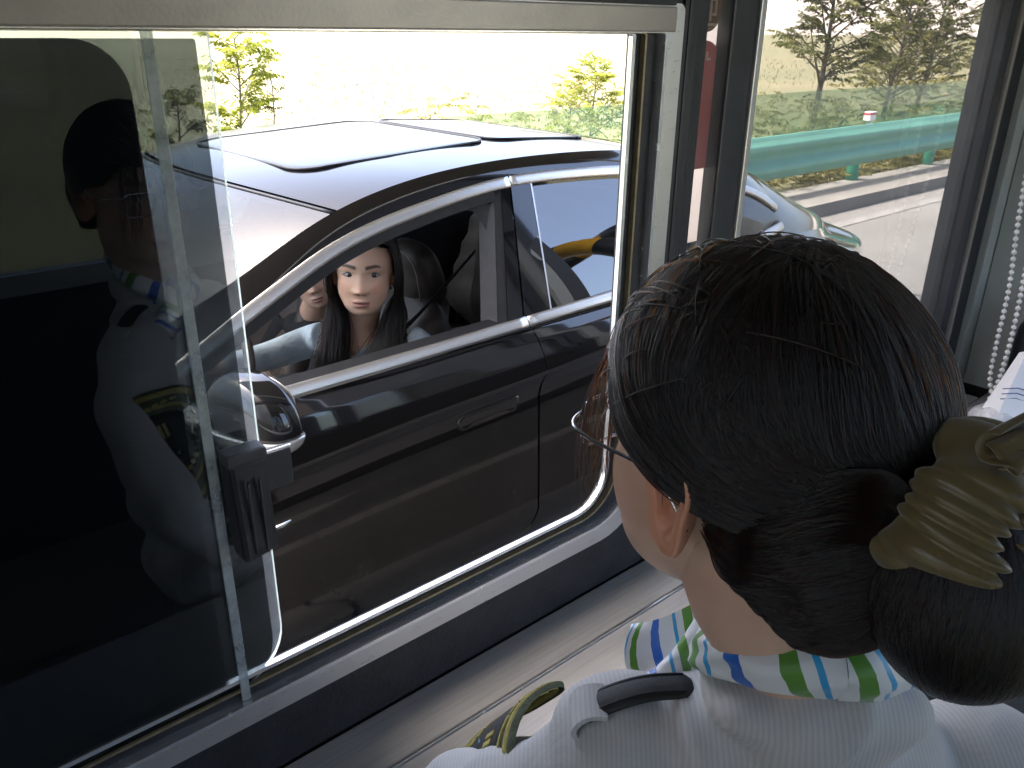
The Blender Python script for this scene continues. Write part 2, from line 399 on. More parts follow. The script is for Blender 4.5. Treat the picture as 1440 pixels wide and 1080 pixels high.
# narrow strip of glass with the red sticker outside
box('narrow_pane', 1.137, 1.222, .872, .878, .86, 1.9, glass_clear, booth)
box('pillar_post', 1.222, 1.288, .868, .90, .80, 1.9, dark_panel, booth, .004)
box('pillar_edge', 1.2885, 1.304, .862, .89, .80, 1.9, aluminium, booth, .002)
box('strip_base', 1.137, 1.222, .854, .93, .80, .86, rubber, booth)
# side window
box('side_pane', 1.304, 2.30, .872, .879, .84, 1.9, glass_side, booth)
box('side_sill', 1.304, 2.52, .854, .93, .80, .86, rubber, booth, .003)
box('side_jamb', 2.30, 2.345, .850, .92, .80, 1.9, dark_panel, booth, .004)
box('jamb_strip', 2.347, 2.362, .842, .90, .80, 1.9, bronze_alu, booth, .002)
box('side_jamb', 2.363, 2.44, .847, .92, .80, 1.9, rubber, booth, .004)
end_grey = mat('end_wall_grey', (.30, .31, .28), .5, var=.08, vscale=5, bump=.04, bscale=90)
box('corner_panel', 2.441, 2.52, .83, .95, .80, 2.5, end_grey, booth, .003)
# wall panel inside the end wall (grey green), pale grey green
box('end_panel', 2.495, 2.518, -.78, .828, .80, 2.5, end_grey, booth, .003)
box('panel_strip', 2.487, 2.4945, .60, .612, .80, 2.5, aluminium, booth)
# fixed dark pane, sliding pane
fp = plate('fixed_pane', rrect(-.90, .285, .950, 1.748, .004), .884, .889, glass_clear, booth)
tag(fp, 'fixed window pane under black tinting film')
plate('tint_film', rrect(-.90, .276, .951, 1.738, [.003, .05, .003, .003]), .8805, .8815, film_dark, fp)
sp = plate('sliding_pane', rrect(-.62, .3525, .948, 1.748, [.072, .003, .003, .003]), .864, .869, dust_edge, booth, edge_glass)
tag(sp, 'clear sliding pane with dusty edge and a black latch')
plate('tint_film', rrect(-.615, .337, .952, 1.738, [.058, .003, .003, .003]), .8605, .8615, film_light, sp)
# clear plastic edge strip
box('edge_strip', .2835, .2955, .8535, .8575, .936, 1.746, strip_clear, sp, .0015)
# latch
lt = merge(boxvf(.300, .343, .822, .853, 1.163, 1.292))
la = box('latch', .300, .345, .820, .855, 1.162, 1.290, black_plastic, sp, .006)
bm = bmesh.new(); bm.from_mesh(la.data)
for vv in bm.verts:      # tapered body, top leans back
    if vv.co.z > 1.25: vv.co.y += .012 * (vv.co.z - 1.25) / .04
    if vv.co.z < 1.19 and vv.co.x > .325: vv.co.z += .006
bm.to_mesh(la.data); bm.free()
box('latch_rib', .3145, .3165, .8175, .823, 1.170, 1.268, trim_grey, sp)
box('latch_rib', .3285, .3305, .8175, .823, 1.170, 1.268, trim_grey, sp)
box('latch_cap', .298, .347, .828, .858, 1.286, 1.302, trim_grey, sp, .005)
box('latch_tab', .346, .384, .846, .862, 1.232, 1.282, trim_grey, sp, .003)
box('latch_tab_edge', .346, .384, .845, .848, 1.2825, 1.286, aluminium_bright, sp, .001)
v, f = tubevf([(.344, .850, 1.176), (.362, .848, 1.178), (.374, .847, 1.1815)], [.004, .0035, .001], 8, flat=.5)
link_mesh('latch_lever', v, f, aluminium, sp)
# red sticker behind the narrow pane
stk = empty('sticker', (1.18, .895, 1.5), 'faded red sticker with round emblem behind the narrow pane', 'sticker')
stick_red = leafmat('sticker_red', (.34, .15, .145), (.42, .19, .18), .7)
stick_brown = leafmat('sticker_brown', (.18, .12, .08), (.24, .15, .10), .7)
stick_pale = leafmat('sticker_pale', (.70, .62, .56), (.80, .72, .66), .8)
plate('backing', rrect(1.128, 1.235, 1.40, 1.915, .004), .898, .901, stick_pale, stk)
plate('red_field', rrect(1.130, 1.233, 1.53, 1.735, [.02, .04, .04, .03]), .8945, .8975, stick_red, stk)
plate('emblem', [(1.188 + .034 * math.cos(a * PI / 18), 1.782 + .034 * math.sin(a * PI / 18)) for a in range(36)], .8925, .8955, stick_brown, stk)
for (a, b, c, d) in ((-.020, -.016, -.012, .016), (-.020, -.002, .012, .016), (-.006, -.002, -.012, .016), (-.020, -.006, -.002, .002), (.002, .005, -.018, .016), (.002, .018, .012, .016), (.015, .018, -.006, .016), (.009, .018, -.010, -.006), (-.018, .020, -.025, -.021)):
    v, f = boxvf(1.188 + a, 1.188 + b, .8905, .8924, 1.782 + c, 1.782 + d); link_mesh('glyph_stroke', v, f, stick_pale, stk, smooth=False)
for k, (a, b, c, d) in enumerate(((-.05, -.044, 0, .014), (-.041, -.035, 0, .014), (-.035, -.030, .010, .014), (-.027, -.022, 0, .014), (-.018, -.004, 0, .004), (-.018, -.004, .010, .014), (.002, .006, 0, .014), (.006, .014, .0, .004))):
    v, f = boxvf(1.19 + a, 1.19 + b, .8922, .8944, 1.705 + c, 1.705 + d); link_mesh('glyph_stroke', v, f, stick_pale, stk, smooth=False)
# counter
box('counter_ledge', -1.1, 2.44, .757, .8535, .745, .790, steel, booth, .002)
box('counter_groove', -1.1, 2.495, .7515, .7565, .745, .783, rubber, booth)
box('counter_groove_lip', -1.1, 2.495, .7495, .7512, .745, .7935, aluminium_bright, booth)
box('counter_top', -1.1, 2.495, .44, .749, .745, .790, steel, booth, .002)

# ================================================================== CAR
YC = 2.58
car = empty('car', (1.45, YC, 0), 'black sedan stopped at the booth with its driver window open', 'car')
belt_z = spline([.10, .43, .9, 1.5, 2.0, 2.5, 3.0, 3.3], [.944, .944, .946, .955, .965, .985, 1.03, 1.05])
dlo_x = [.33, .48, .618, .737, .853, .965, 1.079, 1.271, 1.451, 1.631, 1.881, 2.142, 2.5, 2.75, 2.9, 2.98]
dlo_z = [.952, 1.022, 1.082, 1.134, 1.181, 1.224, 1.258, 1.295, 1.321, 1.336, 1.335, 1.321, 1.268, 1.205, 1.150, 1.100]
dlo_top = spline(dlo_x, dlo_z)
def gy(z, x=1.5):                     # greenhouse side surface
    t = z - .944
    return 1.70 + .47 * t + .06 * t * t + max(0, x - 2.2) ** 2 * .07
def G(x, z, off=0.0): return np.array([x, gy(z, x) - off, z])
def both(v, f):
    v2 = [(p[0], 2 * YC - p[1], p[2]) for p in v]; f2 = [tuple(reversed(q)) for q in f]
    return v2, f2
def mir(name, v, f, m, parent, smooth=True, far_parent=None, **k):
    a = link_mesh(name, v, f, m, parent, smooth, **k); v2, f2 = both(v, f)
    b = link_mesh(name, v2, f2, m, far_parent or parent, smooth, **k); return a, b
# ---- roof edge and top surface (windscreen, roof, rear glass, boot)
edge = curve_pts([(.06, 1.775, .955), (.45, 1.822, 1.092), (.767, 1.862, 1.203), (.975, 1.887, 1.292), (1.206, 1.908, 1.354), (1.45, 1.92, 1.384), (1.76, 1.927, 1.393), (2.18, 1.93, 1.376), (2.6, 1.94, 1.318), (3.0, 1.96, 1.212), (3.35, 2.01, 1.075), (3.62, 2.07, .978), (3.87, 2.16, .868)], 170)
ex = edge[:, 0]
def bulge(x): return np.interp(x, [.0, .5, 1.03, 1.5, 3.2, 3.9], [.30, .24, .14, .0, -.02, -.06])
def crown(x): return np.interp(x, [.0, .5, 1.03, 1.4, 2.4, 3.2, 3.9], [.028, .036, .036, .016, .016, .022, .02])
q = np.linspace(-1, 1, 49)
def top_pts(E, drop=0.0, qs=q):
    P = []
    for e in E:
        hw = YC - e[1]; row = []
        for s in qs:
            k = 1 - abs(s) ** 2.4
            row.append((e[0] - bulge(e[0]) * (1 - s * s), YC + s * hw, e[2] + crown(e[0]) * k - drop))
        P.append(row)
    return np.array(P)
def seg(a, b): return edge[(ex >= a) & (ex <= b)]
v, f = gridvf(top_pts(seg(.05, 1.034))); wind = link_mesh('windshield', v, f, car_glass_wind, car)
roof_black = mat('roof_black', (.008, .008, .009), .10, 0, spec=.28)
v, f = gridvf(top_pts(seg(1.04, 2.36))); roof = link_mesh('roof', v, f, roof_black, car)
v, f = gridvf(top_pts(seg(2.37, 3.36))); link_mesh('rear_window', v, f, car_glass_dark, car)
v, f = gridvf(top_pts(seg(3.37, 3.87))); boot = link_mesh('boot_lid', v, f, paint, car)
v, f = gridvf(top_pts(seg(1.05, 2.4), .03)); link_mesh('headliner', v, f, trim_black, car)
# seams: windscreen header, panoramic glass panels
hd = top_pts(np.array([np.array([np.interp(1.037, ex, edge[:, 0]), np.interp(1.037, ex, edge[:, 1]), np.interp(1.037, ex, edge[:, 2])])]))[0]
v, f = tubevf(hd + [0, 0, .0005], .0045, 6); link_mesh('windshield_seal', v, f, rubber, car)
def roof_at(x, y):
    # height of the top surface at plan position (inverse of the bulge by iteration)
    s = 0; xe = x
    for _ in range(12):
        hw = YC - np.interp(xe, ex, edge[:, 1]); s = np.clip((y - YC) / hw, -1, 1); xe = x + bulge(xe) * (1 - s * s)
    return np.interp(xe, ex, edge[:, 2]) + crown(xe) * (1 - abs(s) ** 2.4)
def sunpanel(name, x0, x1, hw, r):
    lp = rrect(x0, x1, YC - hw, YC + hw, r, 8); P = []
    cx, cy = (x0 + x1) / 2, YC; V = []; F = []; n = len(lp)
    ks = (1.0, .985, .92, .84, .76, .68, .6, .52, .44, .36, .28, .2, .1)
    for k in ks:
        for p in lp:
            x = cx + (p[0] - cx) * k; y = cy + (p[1] - cy) * k
            V.append((x, y, roof_at(x, y) + (.003 if k == 1 else .005)))
    V.append((cx, cy, roof_at(cx, cy) + .005))
    for i in range(len(ks) - 1):
        for j in range(n): F.append((i * n + j, i * n + (j + 1) % n, (i + 1) * n + (j + 1) % n, (i + 1) * n + j))
    for j in range(n): F.append(((len(ks) - 1) * n + j, (len(ks) - 1) * n + (j + 1) % n, len(ks) * n))
    o = link_mesh(name, V, F, roof_black, roof, recalc=True)
    ln = [(p[0], p[1], roof_at(p[0], p[1]) + .0042) for p in lp]; ln.append(ln[0])
    v, f = tubevf(ln, .0042, 6); link_mesh('panel_seal', v, f, rubber, o)
sunpanel('sunroof_panel', 1.10, 1.80, .40, .09)
sunpanel('sunroof_panel', 1.83, 2.28, .38, .07)
# ---- roof rail / A pillar band between window trim and roof edge
xs = np.linspace(.33, 2.97, 120)
def band_row(x):
    z0 = dlo_top(x); p0 = G(x, z0, .004)
    j = np.clip(x + (.03 if x > .8 else .03 * (x - .3)), ex[0], ex[-1]); p1 = np.array([j, np.interp(j, ex, edge[:, 1]), np.interp(j, ex, edge[:, 2])])
    # make edge row follow the same normal direction near the front
    mid = p0 * .45 + p1 * .55 + np.array([0, -.010, .006])
    t = np.linspace(0, 1, 9)[:, None]
    return (1 - t) ** 2 * p0 + 2 * t * (1 - t) * mid + t * t * p1
B = np.array([band_row(x) for x in xs]); v, f = gridvf(B); mir('roof_rail', v, f, paint, car)
# A pillar foot, from the tip of the window trim down to the wing
# ---- chrome trims
def trim_strip(name, pts, wd, th, m, parent):
    pts = np.array(pts); N = len(pts); V = []; F = []
    prof = [(-1, 0), (-.92, .7), (-.5, 1), (.5, 1), (.92, .7), (1, 0), (.9, -.4), (-.9, -.4)]
    for i in range(N):
        t = pts[min(i + 1, N - 1)] - pts[max(i - 1, 0)]; t /= np.linalg.norm(t)
        nrm = np.array([0, -.9, .43]); nrm = nrm - t * (nrm @ t); nrm /= np.linalg.norm(nrm); b = np.cross(t, nrm)
        for a, c in prof: V.append(pts[i] + b * a * wd / 2 + nrm * c * th)
    n = len(prof)
    for i in range(N - 1):
        for k in range(n): F.append((i * n + k, i * n + (k + 1) % n, (i + 1) * n + (k + 1) % n, (i + 1) * n + k))
    F.append(tuple(range(n))); F.append(tuple(range((N - 1) * n, N * n))[::-1])
    return mir(name, V, F, m, parent, smooth=True, recalc=True)
x1 = np.linspace(.33, 1.626, 60); trim_strip('upper_trim', [G(x, dlo_top(x) - .004) for x in x1], .036, .007, chrome, car)
x1 = np.linspace(1.632, 2.975, 60); trim_strip('upper_trim', [G(x, dlo_top(x) - .004) for x in x1], .034, .007, chrome, car)
x1 = np.linspace(.33, 1.543, 40); trim_strip('belt_trim', [G(x, float(belt_z(x)) + .004) for x in x1], .035, .008, chrome, car)
x1 = np.linspace(1.549, 2.985, 40); trim_strip('belt_trim', [G(x, float(belt_z(x)) + .004) for x in x1], .035, .008, chrome, car)
# inner black frame strips around the openings
def strip_between(name, A, Bp, m, parent, nv=5):
    A = np.array(A); Bp = np.array(Bp); t = np.linspace(0, 1, nv)[None, :, None]
    v, f = gridvf(A[:, None, :] * (1 - t) + Bp[:, None, :] * t); return mir(name, v, f, m, parent)
x1 = np.linspace(.36, 1.56, 60)
strip_between('window_channel', [G(x, dlo_top(x) - .012, .002) for x in x1], [G(x + .012, max(float(belt_z(x)), dlo_top(x) - .047), -.012) for x in x1], trim_black, car)
x1 = np.linspace(.36, 1.45, 40)
strip_between('window_channel', [G(x, float(belt_z(x)) + .014, .001) for x in x1], [G(x, float(belt_z(x)) + .028, -.03) for x in x1], trim_black, car)
x1 = np.linspace(1.66, 2.96, 60)
strip_between('window_channel', [G(x, dlo_top(x) - .012, .001) for x in x1], [G(x, max(float(belt_z(x)), dlo_top(x) - .028), -.006) for x in x1], gloss_black, car)
# B pillar covers: door frame edge of the open window, front cover, rear cover
def lerp2(za, xa, zb, xb): return lambda z: xa + (xb - xa) * (z - za) / (zb - za)
lA0 = lerp2(.954, 1.405, 1.285, 1.528); lA1 = lerp2(.954, 1.470, 1.30, 1.585); lS = lerp2(.985, 1.539, 1.336, 1.631); lB = lerp2(.966, 1.645, 1.324, 1.711)
def pillar(name, fa, fb, z0, z1, oa, ob, m, gap=0.0):
    zs = np.linspace(z0, z1, 24); strip = []
    for z in zs:
        a, b = fa(z), fb(z); strip.append([G(a + (b - a) * t, min(z, dlo_top(a + (b - a) * t) - .006), oa + (ob - oa) * t) for t in np.linspace(0, 1, 8)])
    v, f = gridvf(strip); return mir(name, v, f, m, car)
pillar('window_channel', lA0, lerp2(.954, 1.44, 1.29, 1.562), .95, 1.315, -.045, -.012, trim_grey)
pillar('window_channel', lerp2(.954, 1.44, 1.29, 1.562), lA1, .95, 1.325, -.010, -.002, trim_black)
pillar('pillar_cover', lA1, lambda z: lS(z) - .003, .95, 1.335, .001, .0025, gloss_black)
pillar('pillar_cover', lambda z: lS(z) + .003, lambda z: lB(z) - .003, .955, 1.335, .0025, .0015, gloss_black)
pillar('pillar_backing', lambda z: lA1(z) + .01, lambda z: lB(z) + .01, .95, 1.33, -.02, -.02, rubber)
pillar('pillar_bead', lambda z: lB(z) - .004, lambda z: lB(z) + .002, .958, 1.325, .003, .003, chrome)
# upper corner fill of the front window opening (rounded corner)
V = []; 
corner = [(1.36, 1.262), (1.44, 1.272), (1.488, 1.262), (1.508, 1.235), (1.515, 1.20)]
V = [G(x, z, -.03) for x, z in corner] + [G(1.36, 1.285, -.02), G(1.50, 1.30, -.02), G(1.555, 1.27, -.02)]
link_mesh('window_channel', V, [(0, 1, 6, 5), (1, 2, 6), (2, 3, 7, 6), (3, 4, 7)], trim_grey, car)
# rear side glass
rows = []
for x in np.linspace(1.60, 2.975, 50):
    z0 = float(belt_z(x)) + .005; z1 = max(z0 + .004, float(dlo_top(x)) - .012)
    rows.append([G(x, z, -.008 + .010 * math.sin(PI * t)) for t, z in zip(np.linspace(0, 1, 20), np.linspace(z0, z1, 20))])
v, f = gridvf(rows); mir('side_window', v, f, car_glass_dark, car)
pillar('quarter_divider', lambda z: 2.56 + .1 * (z - 1), lambda z: 2.60 + .1 * (z - 1), 1.0, 1.245, .002, .002, gloss_black)
# far front window glass
rows = []
for x in np.linspace(.40, 1.55, 50):
    z0 = float(belt_z(x)) + .005; z1 = max(z0 + .004, float(dlo_top(x)) - .012)
    rows.append([G(x, z, -.010) * [1, -1, 1] + [0, 2 * YC, 0] for z in np.linspace(z0, z1, 10)])
v, f = gridvf(rows); link_mesh('side_window', v, f, car_glass_dark, car)
# ---- body side
XF, XR = -1.02, 3.93
ztop = spline([-1.02, -.8, -.4, 0, .35, .9, 1.5, 2.0, 2.5, 3.0, 3.4, 3.93], [.66, .735, .83, .905, .940, .942, .951, .961, .981, .990, .950, .85])
zcr = spline([-1.02, 0, .82, 1.027, 1.48, 1.889, 2.6, 3.93], [.62, .745, .785, .798, .812, .833, .868, .79])
def plan(x):      # how far the flank pulls in towards nose and tail
    a = np.clip((.1 - x) / 1.12, 0, 1); b = np.clip((x - 2.7) / 1.23, 0, 1)
    return .34 * a ** 3.0 + .05 * a + .26 * b ** 2.8
def flank(x, s):
    """s in 0..1: 0 at the belt, 1 at the sill"""
    zt, zc = float(ztop(x)), float(zcr(x)); z2 = zc - .105
    wtop = YC - gy(zt, x) if x > .3 else .88 - .10 * np.clip((.3 - x) / 1.3, 0, 1)
    K = [(0, zt, wtop), (.08, zt - (zt - zc) * .12, wtop + .014), (.2, zt - (zt - zc) * .32, wtop + .034), (.34, zt - (zt - zc) * .64, .929), (.44, zc + .006, .938), (.47, zc - .006, .9355),
         (.54, zc - .05, .909), (.62, z2 + .01, .899), (.655, z2 - .006, .9035), (.72, z2 - .07, .905), (.82, .46, .916), (.91, .34, .926), (.96, .27, .905), (1, .21, .86)]
    ss = [k[0] for k in K]; z = np.interp(s, ss, [k[1] for k in K]); ww = np.interp(s, ss, [k[2] for k in K])
    return np.array([x, YC - ww + plan(x), z])
SS = np.unique(np.r_[np.linspace(0, .43, 26), np.linspace(.435, .48, 8), np.linspace(.49, .61, 10), np.linspace(.615, .665, 6), np.linspace(.67, 1, 22)])
def shut_front(z): return np.interp(z, [.2, .33, .5, .79, .93, .99], [1.53, 1.560, 1.569, 1.575, 1.556, 1.543])
def body_panel(name, xa, xb, m, parent, n=60, gap=.0035, both_sides=True):
    rows = []
    for t in np.linspace(0, 1, n):
        row = []
        for s in SS:
            x = .5 * (xa(.6) + xb(.6))
            z = flank(x, s)[2]; a, b = xa(z) + gap, xb(z) - gap
            row.append(flank(a + (b - a) * t, s))
        rows.append(row)
    rows = np.array(rows); WH = [(-.17, .345), (2.80, .345)]
    v, f = gridvf(rows)
    keep = []
    for qd in f:
        c = np.mean([v[i] for i in qd], axis=0)
        if all((c[0] - wx) ** 2 + (c[2] - wz) ** 2 > .355 ** 2 for wx, wz in WH): keep.append(qd)
    return link_mesh(name, v, keep, m, parent, 'auto' if False else True), (v, keep)
paint_dusty = bpy.data.materials.new('dusty_car_paint'); paint_dusty.use_nodes = True
n_ = paint_dusty.node_tree.nodes; L_ = paint_dusty.node_tree.links; p_ = n_['Principled BSDF']
p_.inputs['Coat Weight'].default_value = .9; p_.inputs['Coat Roughness'].default_value = .03
tc = n_.new('ShaderNodeTexCoord'); no = n_.new('ShaderNodeTexNoise'); no.inputs['Scale'].default_value = 5; no.inputs['Detail'].default_value = 12; no.inputs['Roughness'].default_value = .75
L_.new(tc.outputs['Object'], no.inputs['Vector'])
sx = n_.new('ShaderNodeSeparateXYZ'); L_.new(tc.outputs['Object'], sx.inputs[0])
mz = n_.new('ShaderNodeMapRange'); mz.inputs['From Min'].default_value = .40; mz.inputs['From Max'].default_value = .80; mz.inputs['To Min'].default_value = 1.0; mz.inputs['To Max'].default_value = .0
L_.new(sx.outputs['Z'], mz.inputs[0])
md = n_.new('ShaderNodeMapRange'); md.inputs['From Min'].default_value = .50; md.inputs['From Max'].default_value = .72; L_.new(no.outputs[0], md.inputs[0])
mm = n_.new('ShaderNodeMath'); mm.operation = 'MULTIPLY'; L_.new(mz.outputs[0], mm.inputs[0]); L_.new(md.outputs[0], mm.inputs[1])
mc = n_.new('ShaderNodeMix'); mc.data_type = 'RGBA'; mc.inputs[6].default_value = (.006, .006, .0065, 1); mc.inputs[7].default_value = (.032, .0315, .031, 1)
L_.new(mm.outputs[0], mc.inputs[0]); L_.new(mc.outputs[2], p_.inputs['Base Color'])
mr_ = n_.new('ShaderNodeMapRange'); mr_.inputs['To Min'].default_value = .08; mr_.inputs['To Max'].default_value = .5; L_.new(mm.outputs[0], mr_.inputs[0]); L_.new(mr_.outputs[0], p_.inputs['Roughness'])
mw = n_.new('ShaderNodeMapRange'); mw.inputs['To Min'].default_value = .9; mw.inputs['To Max'].default_value = .25; L_.new(mm.outputs[0], mw.inputs[0]); L_.new(mw.outputs[0], p_.inputs['Coat Weight'])
doors = {}
for nm, xa, xb in (('front_wing', lambda z: XF, lambda z: .36 + .10 * np.clip((.9 - z) / .5, 0, 1)), ('front_door', lambda z: .36 + .10 * np.clip((.9 - z) / .5, 0, 1), shut_front),
                   ('rear_door', shut_front, lambda z: np.interp(z, [.2, .55, .75, .99], [2.36, 2.38, 2.52, 2.60])), ('rear_wing', lambda z: np.interp(z, [.2, .55, .75, .99], [2.36, 2.38, 2.52, 2.60]), lambda z: XR)):
    o, (v, f) = body_panel(nm, xa, xb, paint_dusty, car); doors[nm] = o
    v2, f2 = both(v, f); link_mesh(nm, v2, f2, paint_dusty, car)
# dark liner behind the shut lines
rows = [[flank(x, s) + [0, .012, 0] for s in SS[2:-2]] for x in np.linspace(.2, 2.7, 60)]
v, f = gridvf(rows); WH = [(-.17, .345), (2.80, .345)]
f = [qd for qd in f if all((np.mean([v[i][0] for i in qd]) - wx) ** 2 + (np.mean([v[i][2] for i in qd]) - wz) ** 2 > .36 ** 2 for wx, wz in WH)]
mir('shut_liner', v, f, rubber, car)
# flush handles
def handle(x0, x1, z0, z1, tilt, parent):
    for nm, g, off, m in (('handle_gap', .0055, -.0005, rubber), ('handle', 0, .0028, paint)):
        lp = rrect(x0 - g, x1 + g, z0 - g, z1 + g, [(z1 - z0) * .35, (z1 - z0) * .35, (z1 - z0) * .49, (z1 - z0) * .49], 6); n = len(lp); cx, cz = (x0 + x1) / 2, (z0 + z1) / 2
        def fp_(x, z):
            lo, hi = .45, .9
            for _ in range(24):
                mid = (lo + hi) / 2
                if flank(x, mid)[2] > z: lo = mid
                else: hi = mid
            return flank(x, lo)
        V = []; F = []
        for k, o2 in ((1, -.002), (1, off), (.9, off + .001), (.5, off + .0015), (0.02, off + .0015)):
            for p in lp:
                x = cx + (p[0] - cx) * k; z = cz + (p[1] - cz) * k + tilt * (x - cx); b = fp_(x, z); V.append((x, b[1] - .0 - o2, z))
        for i in range(4):
            for j in range(n): F.append((i * n + j, i * n + (j + 1) % n, (i + 1) * n + (j + 1) % n, (i + 1) * n + j))
        F.append(tuple(range(4 * n, 5 * n))); link_mesh(nm, V, F, m, parent, recalc=True)
handle(1.262, 1.488, .705, .752, .03, doors['front_door'])
handle(2.27, 2.49, .73, .777, .03, doors['rear_door'])
# bonnet, nose, tail
hood_rows = []
for x in np.linspace(.10, XF + .10, 30):
    e = flank(x, 0); hw = YC - e[1]; row = []
    for s in np.linspace(-1, 1, 33):
        row.append((x - (1 - s * s) * np.interp(x, [-.9, .1], [.06, .26]), YC + s * hw, e[2] + .055 * (1 - abs(s) ** 2.2)))
    hood_rows.append(row)
v, f = gridvf(hood_rows); link_mesh('bonnet', v, f, paint, car)
def endcap(x, dz, name):
    rows = []
    sgn = -1 if x < 1 else 1
    for s in np.linspace(0, 1, 24):
        e = flank(x, s); hw = YC - e[1]; fat = .10 * math.sin(PI * min(1, .15 + s * .9))
        rows.append([(x + sgn * ((1 - u * u) * .16 + fat * (1 - u ** 6)), YC + u * hw, e[2] + (dz * (1 - abs(u) ** 2.2)) * (1 - s) ** 2) for u in np.linspace(-1, 1, 31)])
    v, f = gridvf(rows); return link_mesh(name, v, f, paint, car)
endcap(XF + .02, .055, 'front_bumper'); endcap(XR - .005, .02, 'rear_bumper')
for s in (-1, 1):
    v, f = blobvf((-1.08, YC + s * .60, .63), (.07, .2, .035)); link_mesh('headlight', v, f, silver_paint, car)
    v, f = blobvf((3.86, YC + s * .52, .72), (.05, .14, .03)); link_mesh('tail_light', v, f, red_paint, car)
# rear deck sides between window line and wing
rows = []
for x in np.linspace(2.6, 3.9, 40):
    a = flank(x, 0); ei = np.array([np.interp(x, ex, edge[:, k]) for k in range(3)]); ei[0] = x
    top = G(x, dlo_top(x) - .006, .004) if x < 2.97 else None
    t = np.linspace(0, 1, 10)[:, None]; mid = (a + ei) / 2 + np.array([0, -.03, .035])
    rows.append((1 - t) ** 2 * a + 2 * t * (1 - t) * mid + t * t * ei)
rows = np.array([r for r, x in zip(rows, np.linspace(2.6, 3.9, 40)) if x > 2.955]); v, f = gridvf(rows); mir('rear_quarter', v, f, paint, car)
rows = []
for x in np.linspace(.02, .36, 12):      # foot of the A pillar
    a = flank(x, 0); ei = np.array([max(x, .06), np.interp(max(x, .06), ex, edge[:, 1]), np.interp(max(x, .06), ex, edge[:, 2])])
    rows.append([a + (ei - a) * t for t in np.linspace(0, 1, 5)])
v, f = gridvf(rows); mir('pillar_foot', v, f, paint, car)
# wheels
for wx in (-.17, 2.80):
    for s in (-1, 1):
        we = empty('wheel', (wx, YC + s * .80, .345)); put(we, car)
        prof = [(.0, .22), (.08, .24), (.11, .30), (.10, .335), (.05, .345), (-.05, .345), (-.10, .335), (-.11, .30), (-.08, .24)]
        V = []; F = []; n = 36
        for k in range(n):
            a = 2 * PI * k / n; V += [(wx + r * math.cos(a), YC + s * (.80 + t), .345 + r * math.sin(a)) for t, r in prof]
        m_ = len(prof)
        for k in range(n):
            for j in range(m_): F.append((k * m_ + j, k * m_ + (j + 1) % m_, ((k + 1) % n) * m_ + (j + 1) % m_, ((k + 1) % n) * m_ + j))
        link_mesh('tyre', V, F, tyre_m, we, recalc=True)
        parts = []
        for k in range(10):
            a = 2 * PI * k / 10; ca, sa = math.cos(a), math.sin(a); y = YC + s * .87
            parts.append(tubevf([(wx + .04 * ca, y, .345 + .04 * sa), (wx + .24 * ca, y + s * .01, .345 + .24 * sa)], [.022, .016], 6))
        parts.append(tubevf([(wx, YC + s * .84, .345), (wx, YC + s * .885, .345)], .06, 16))
        v, f = merge(*parts); link_mesh('rim', v, f, rim_m, we, smooth=False)
        v, f = tubevf([(wx, YC + s * .70, .345), (wx, YC + s * .72, .345)], .38, 28); link_mesh('arch_liner', v, f, rubber, we, smooth=False)
# underbody
box('underbody', -.85, 3.75, YC - .62, YC + .62, .17, .24, trim_black, car)
# ---- door mirror
mr = empty('door_mirror', (.62, 1.62, .98)); put(mr, car)
tag(mr, 'black door mirror with a silver lower shell')
mc_ = np.array([.620, 1.530, 1.035]); mx = np.array([.36, -.93, 0]); mx /= np.linalg.norm(mx); my = np.array([.93, .36, 0]); my /= np.linalg.norm(my)
def mirror_shell(z0, z1, grow=0.0, front=.075, back=.03):
    V = []; F = []; nu, nv = 40, 14
    for j in range(nv + 1):
        t = j / nv; z = z0 + (z1 - z0) * t; zz = (z - .945) / .155
        k = math.sqrt(max(0.0, 1 - max(0, (zz - .28) / .74) ** 2.3)) if zz > .28 else 1 - .25 * ((.28 - zz) / .28) ** 2
        for i in range(nu):
            a = 2 * PI * i / nu; ca, sa = math.cos(a), math.sin(a)
            ca2 = math.copysign(abs(ca) ** .75, ca); sa2 = math.copysign(abs(sa) ** .85, sa)
            d = mx * ca2 * (.118 + grow) * k - my * (sa2 * (front if sa > 0 else back)) * (.35 + .65 * k)
            V.append(mc_ + d + np.array([0, 0, z - 1.035]) + mx * .012 * (1 - zz))
    for j in range(nv):
        for i in range(nu): F.append((j * nu + i, j * nu + (i + 1) % nu, (j + 1) * nu + (i + 1) % nu, (j + 1) * nu + i))
    F.append(tuple(range(nu))[::-1]); F.append(tuple(range(nv * nu, nv * nu + nu)))
    return V, F
v, f = mirror_shell(.984, 1.0995); link_mesh('housing', v, f, gloss_black, mr, recalc=True)
v, f = mirror_shell(.930, .983, .004, .080, .033); link_mesh('lower_shell', v, f, silver_paint, mr, recalc=True)
v, f = tubevf([mc_ - mx * .02 + np.array([0, 0, -.082]), mc_ - mx * .10 + np.array([.0, 0, -.075]), mc_ - mx * .19 + np.array([0, 0, -.07])], [.03, .026, .034], 12, flat=.55); link_mesh('arm', v, f, silver_paint, mr)
v, f = blobvf(mc_ + my * .031 + np.array([0, 0, .0]), (.09, .004, .05), np.array([mx, my, [0, 0, 1]])); link_mesh('mirror_glass', v, f, chrome, mr)
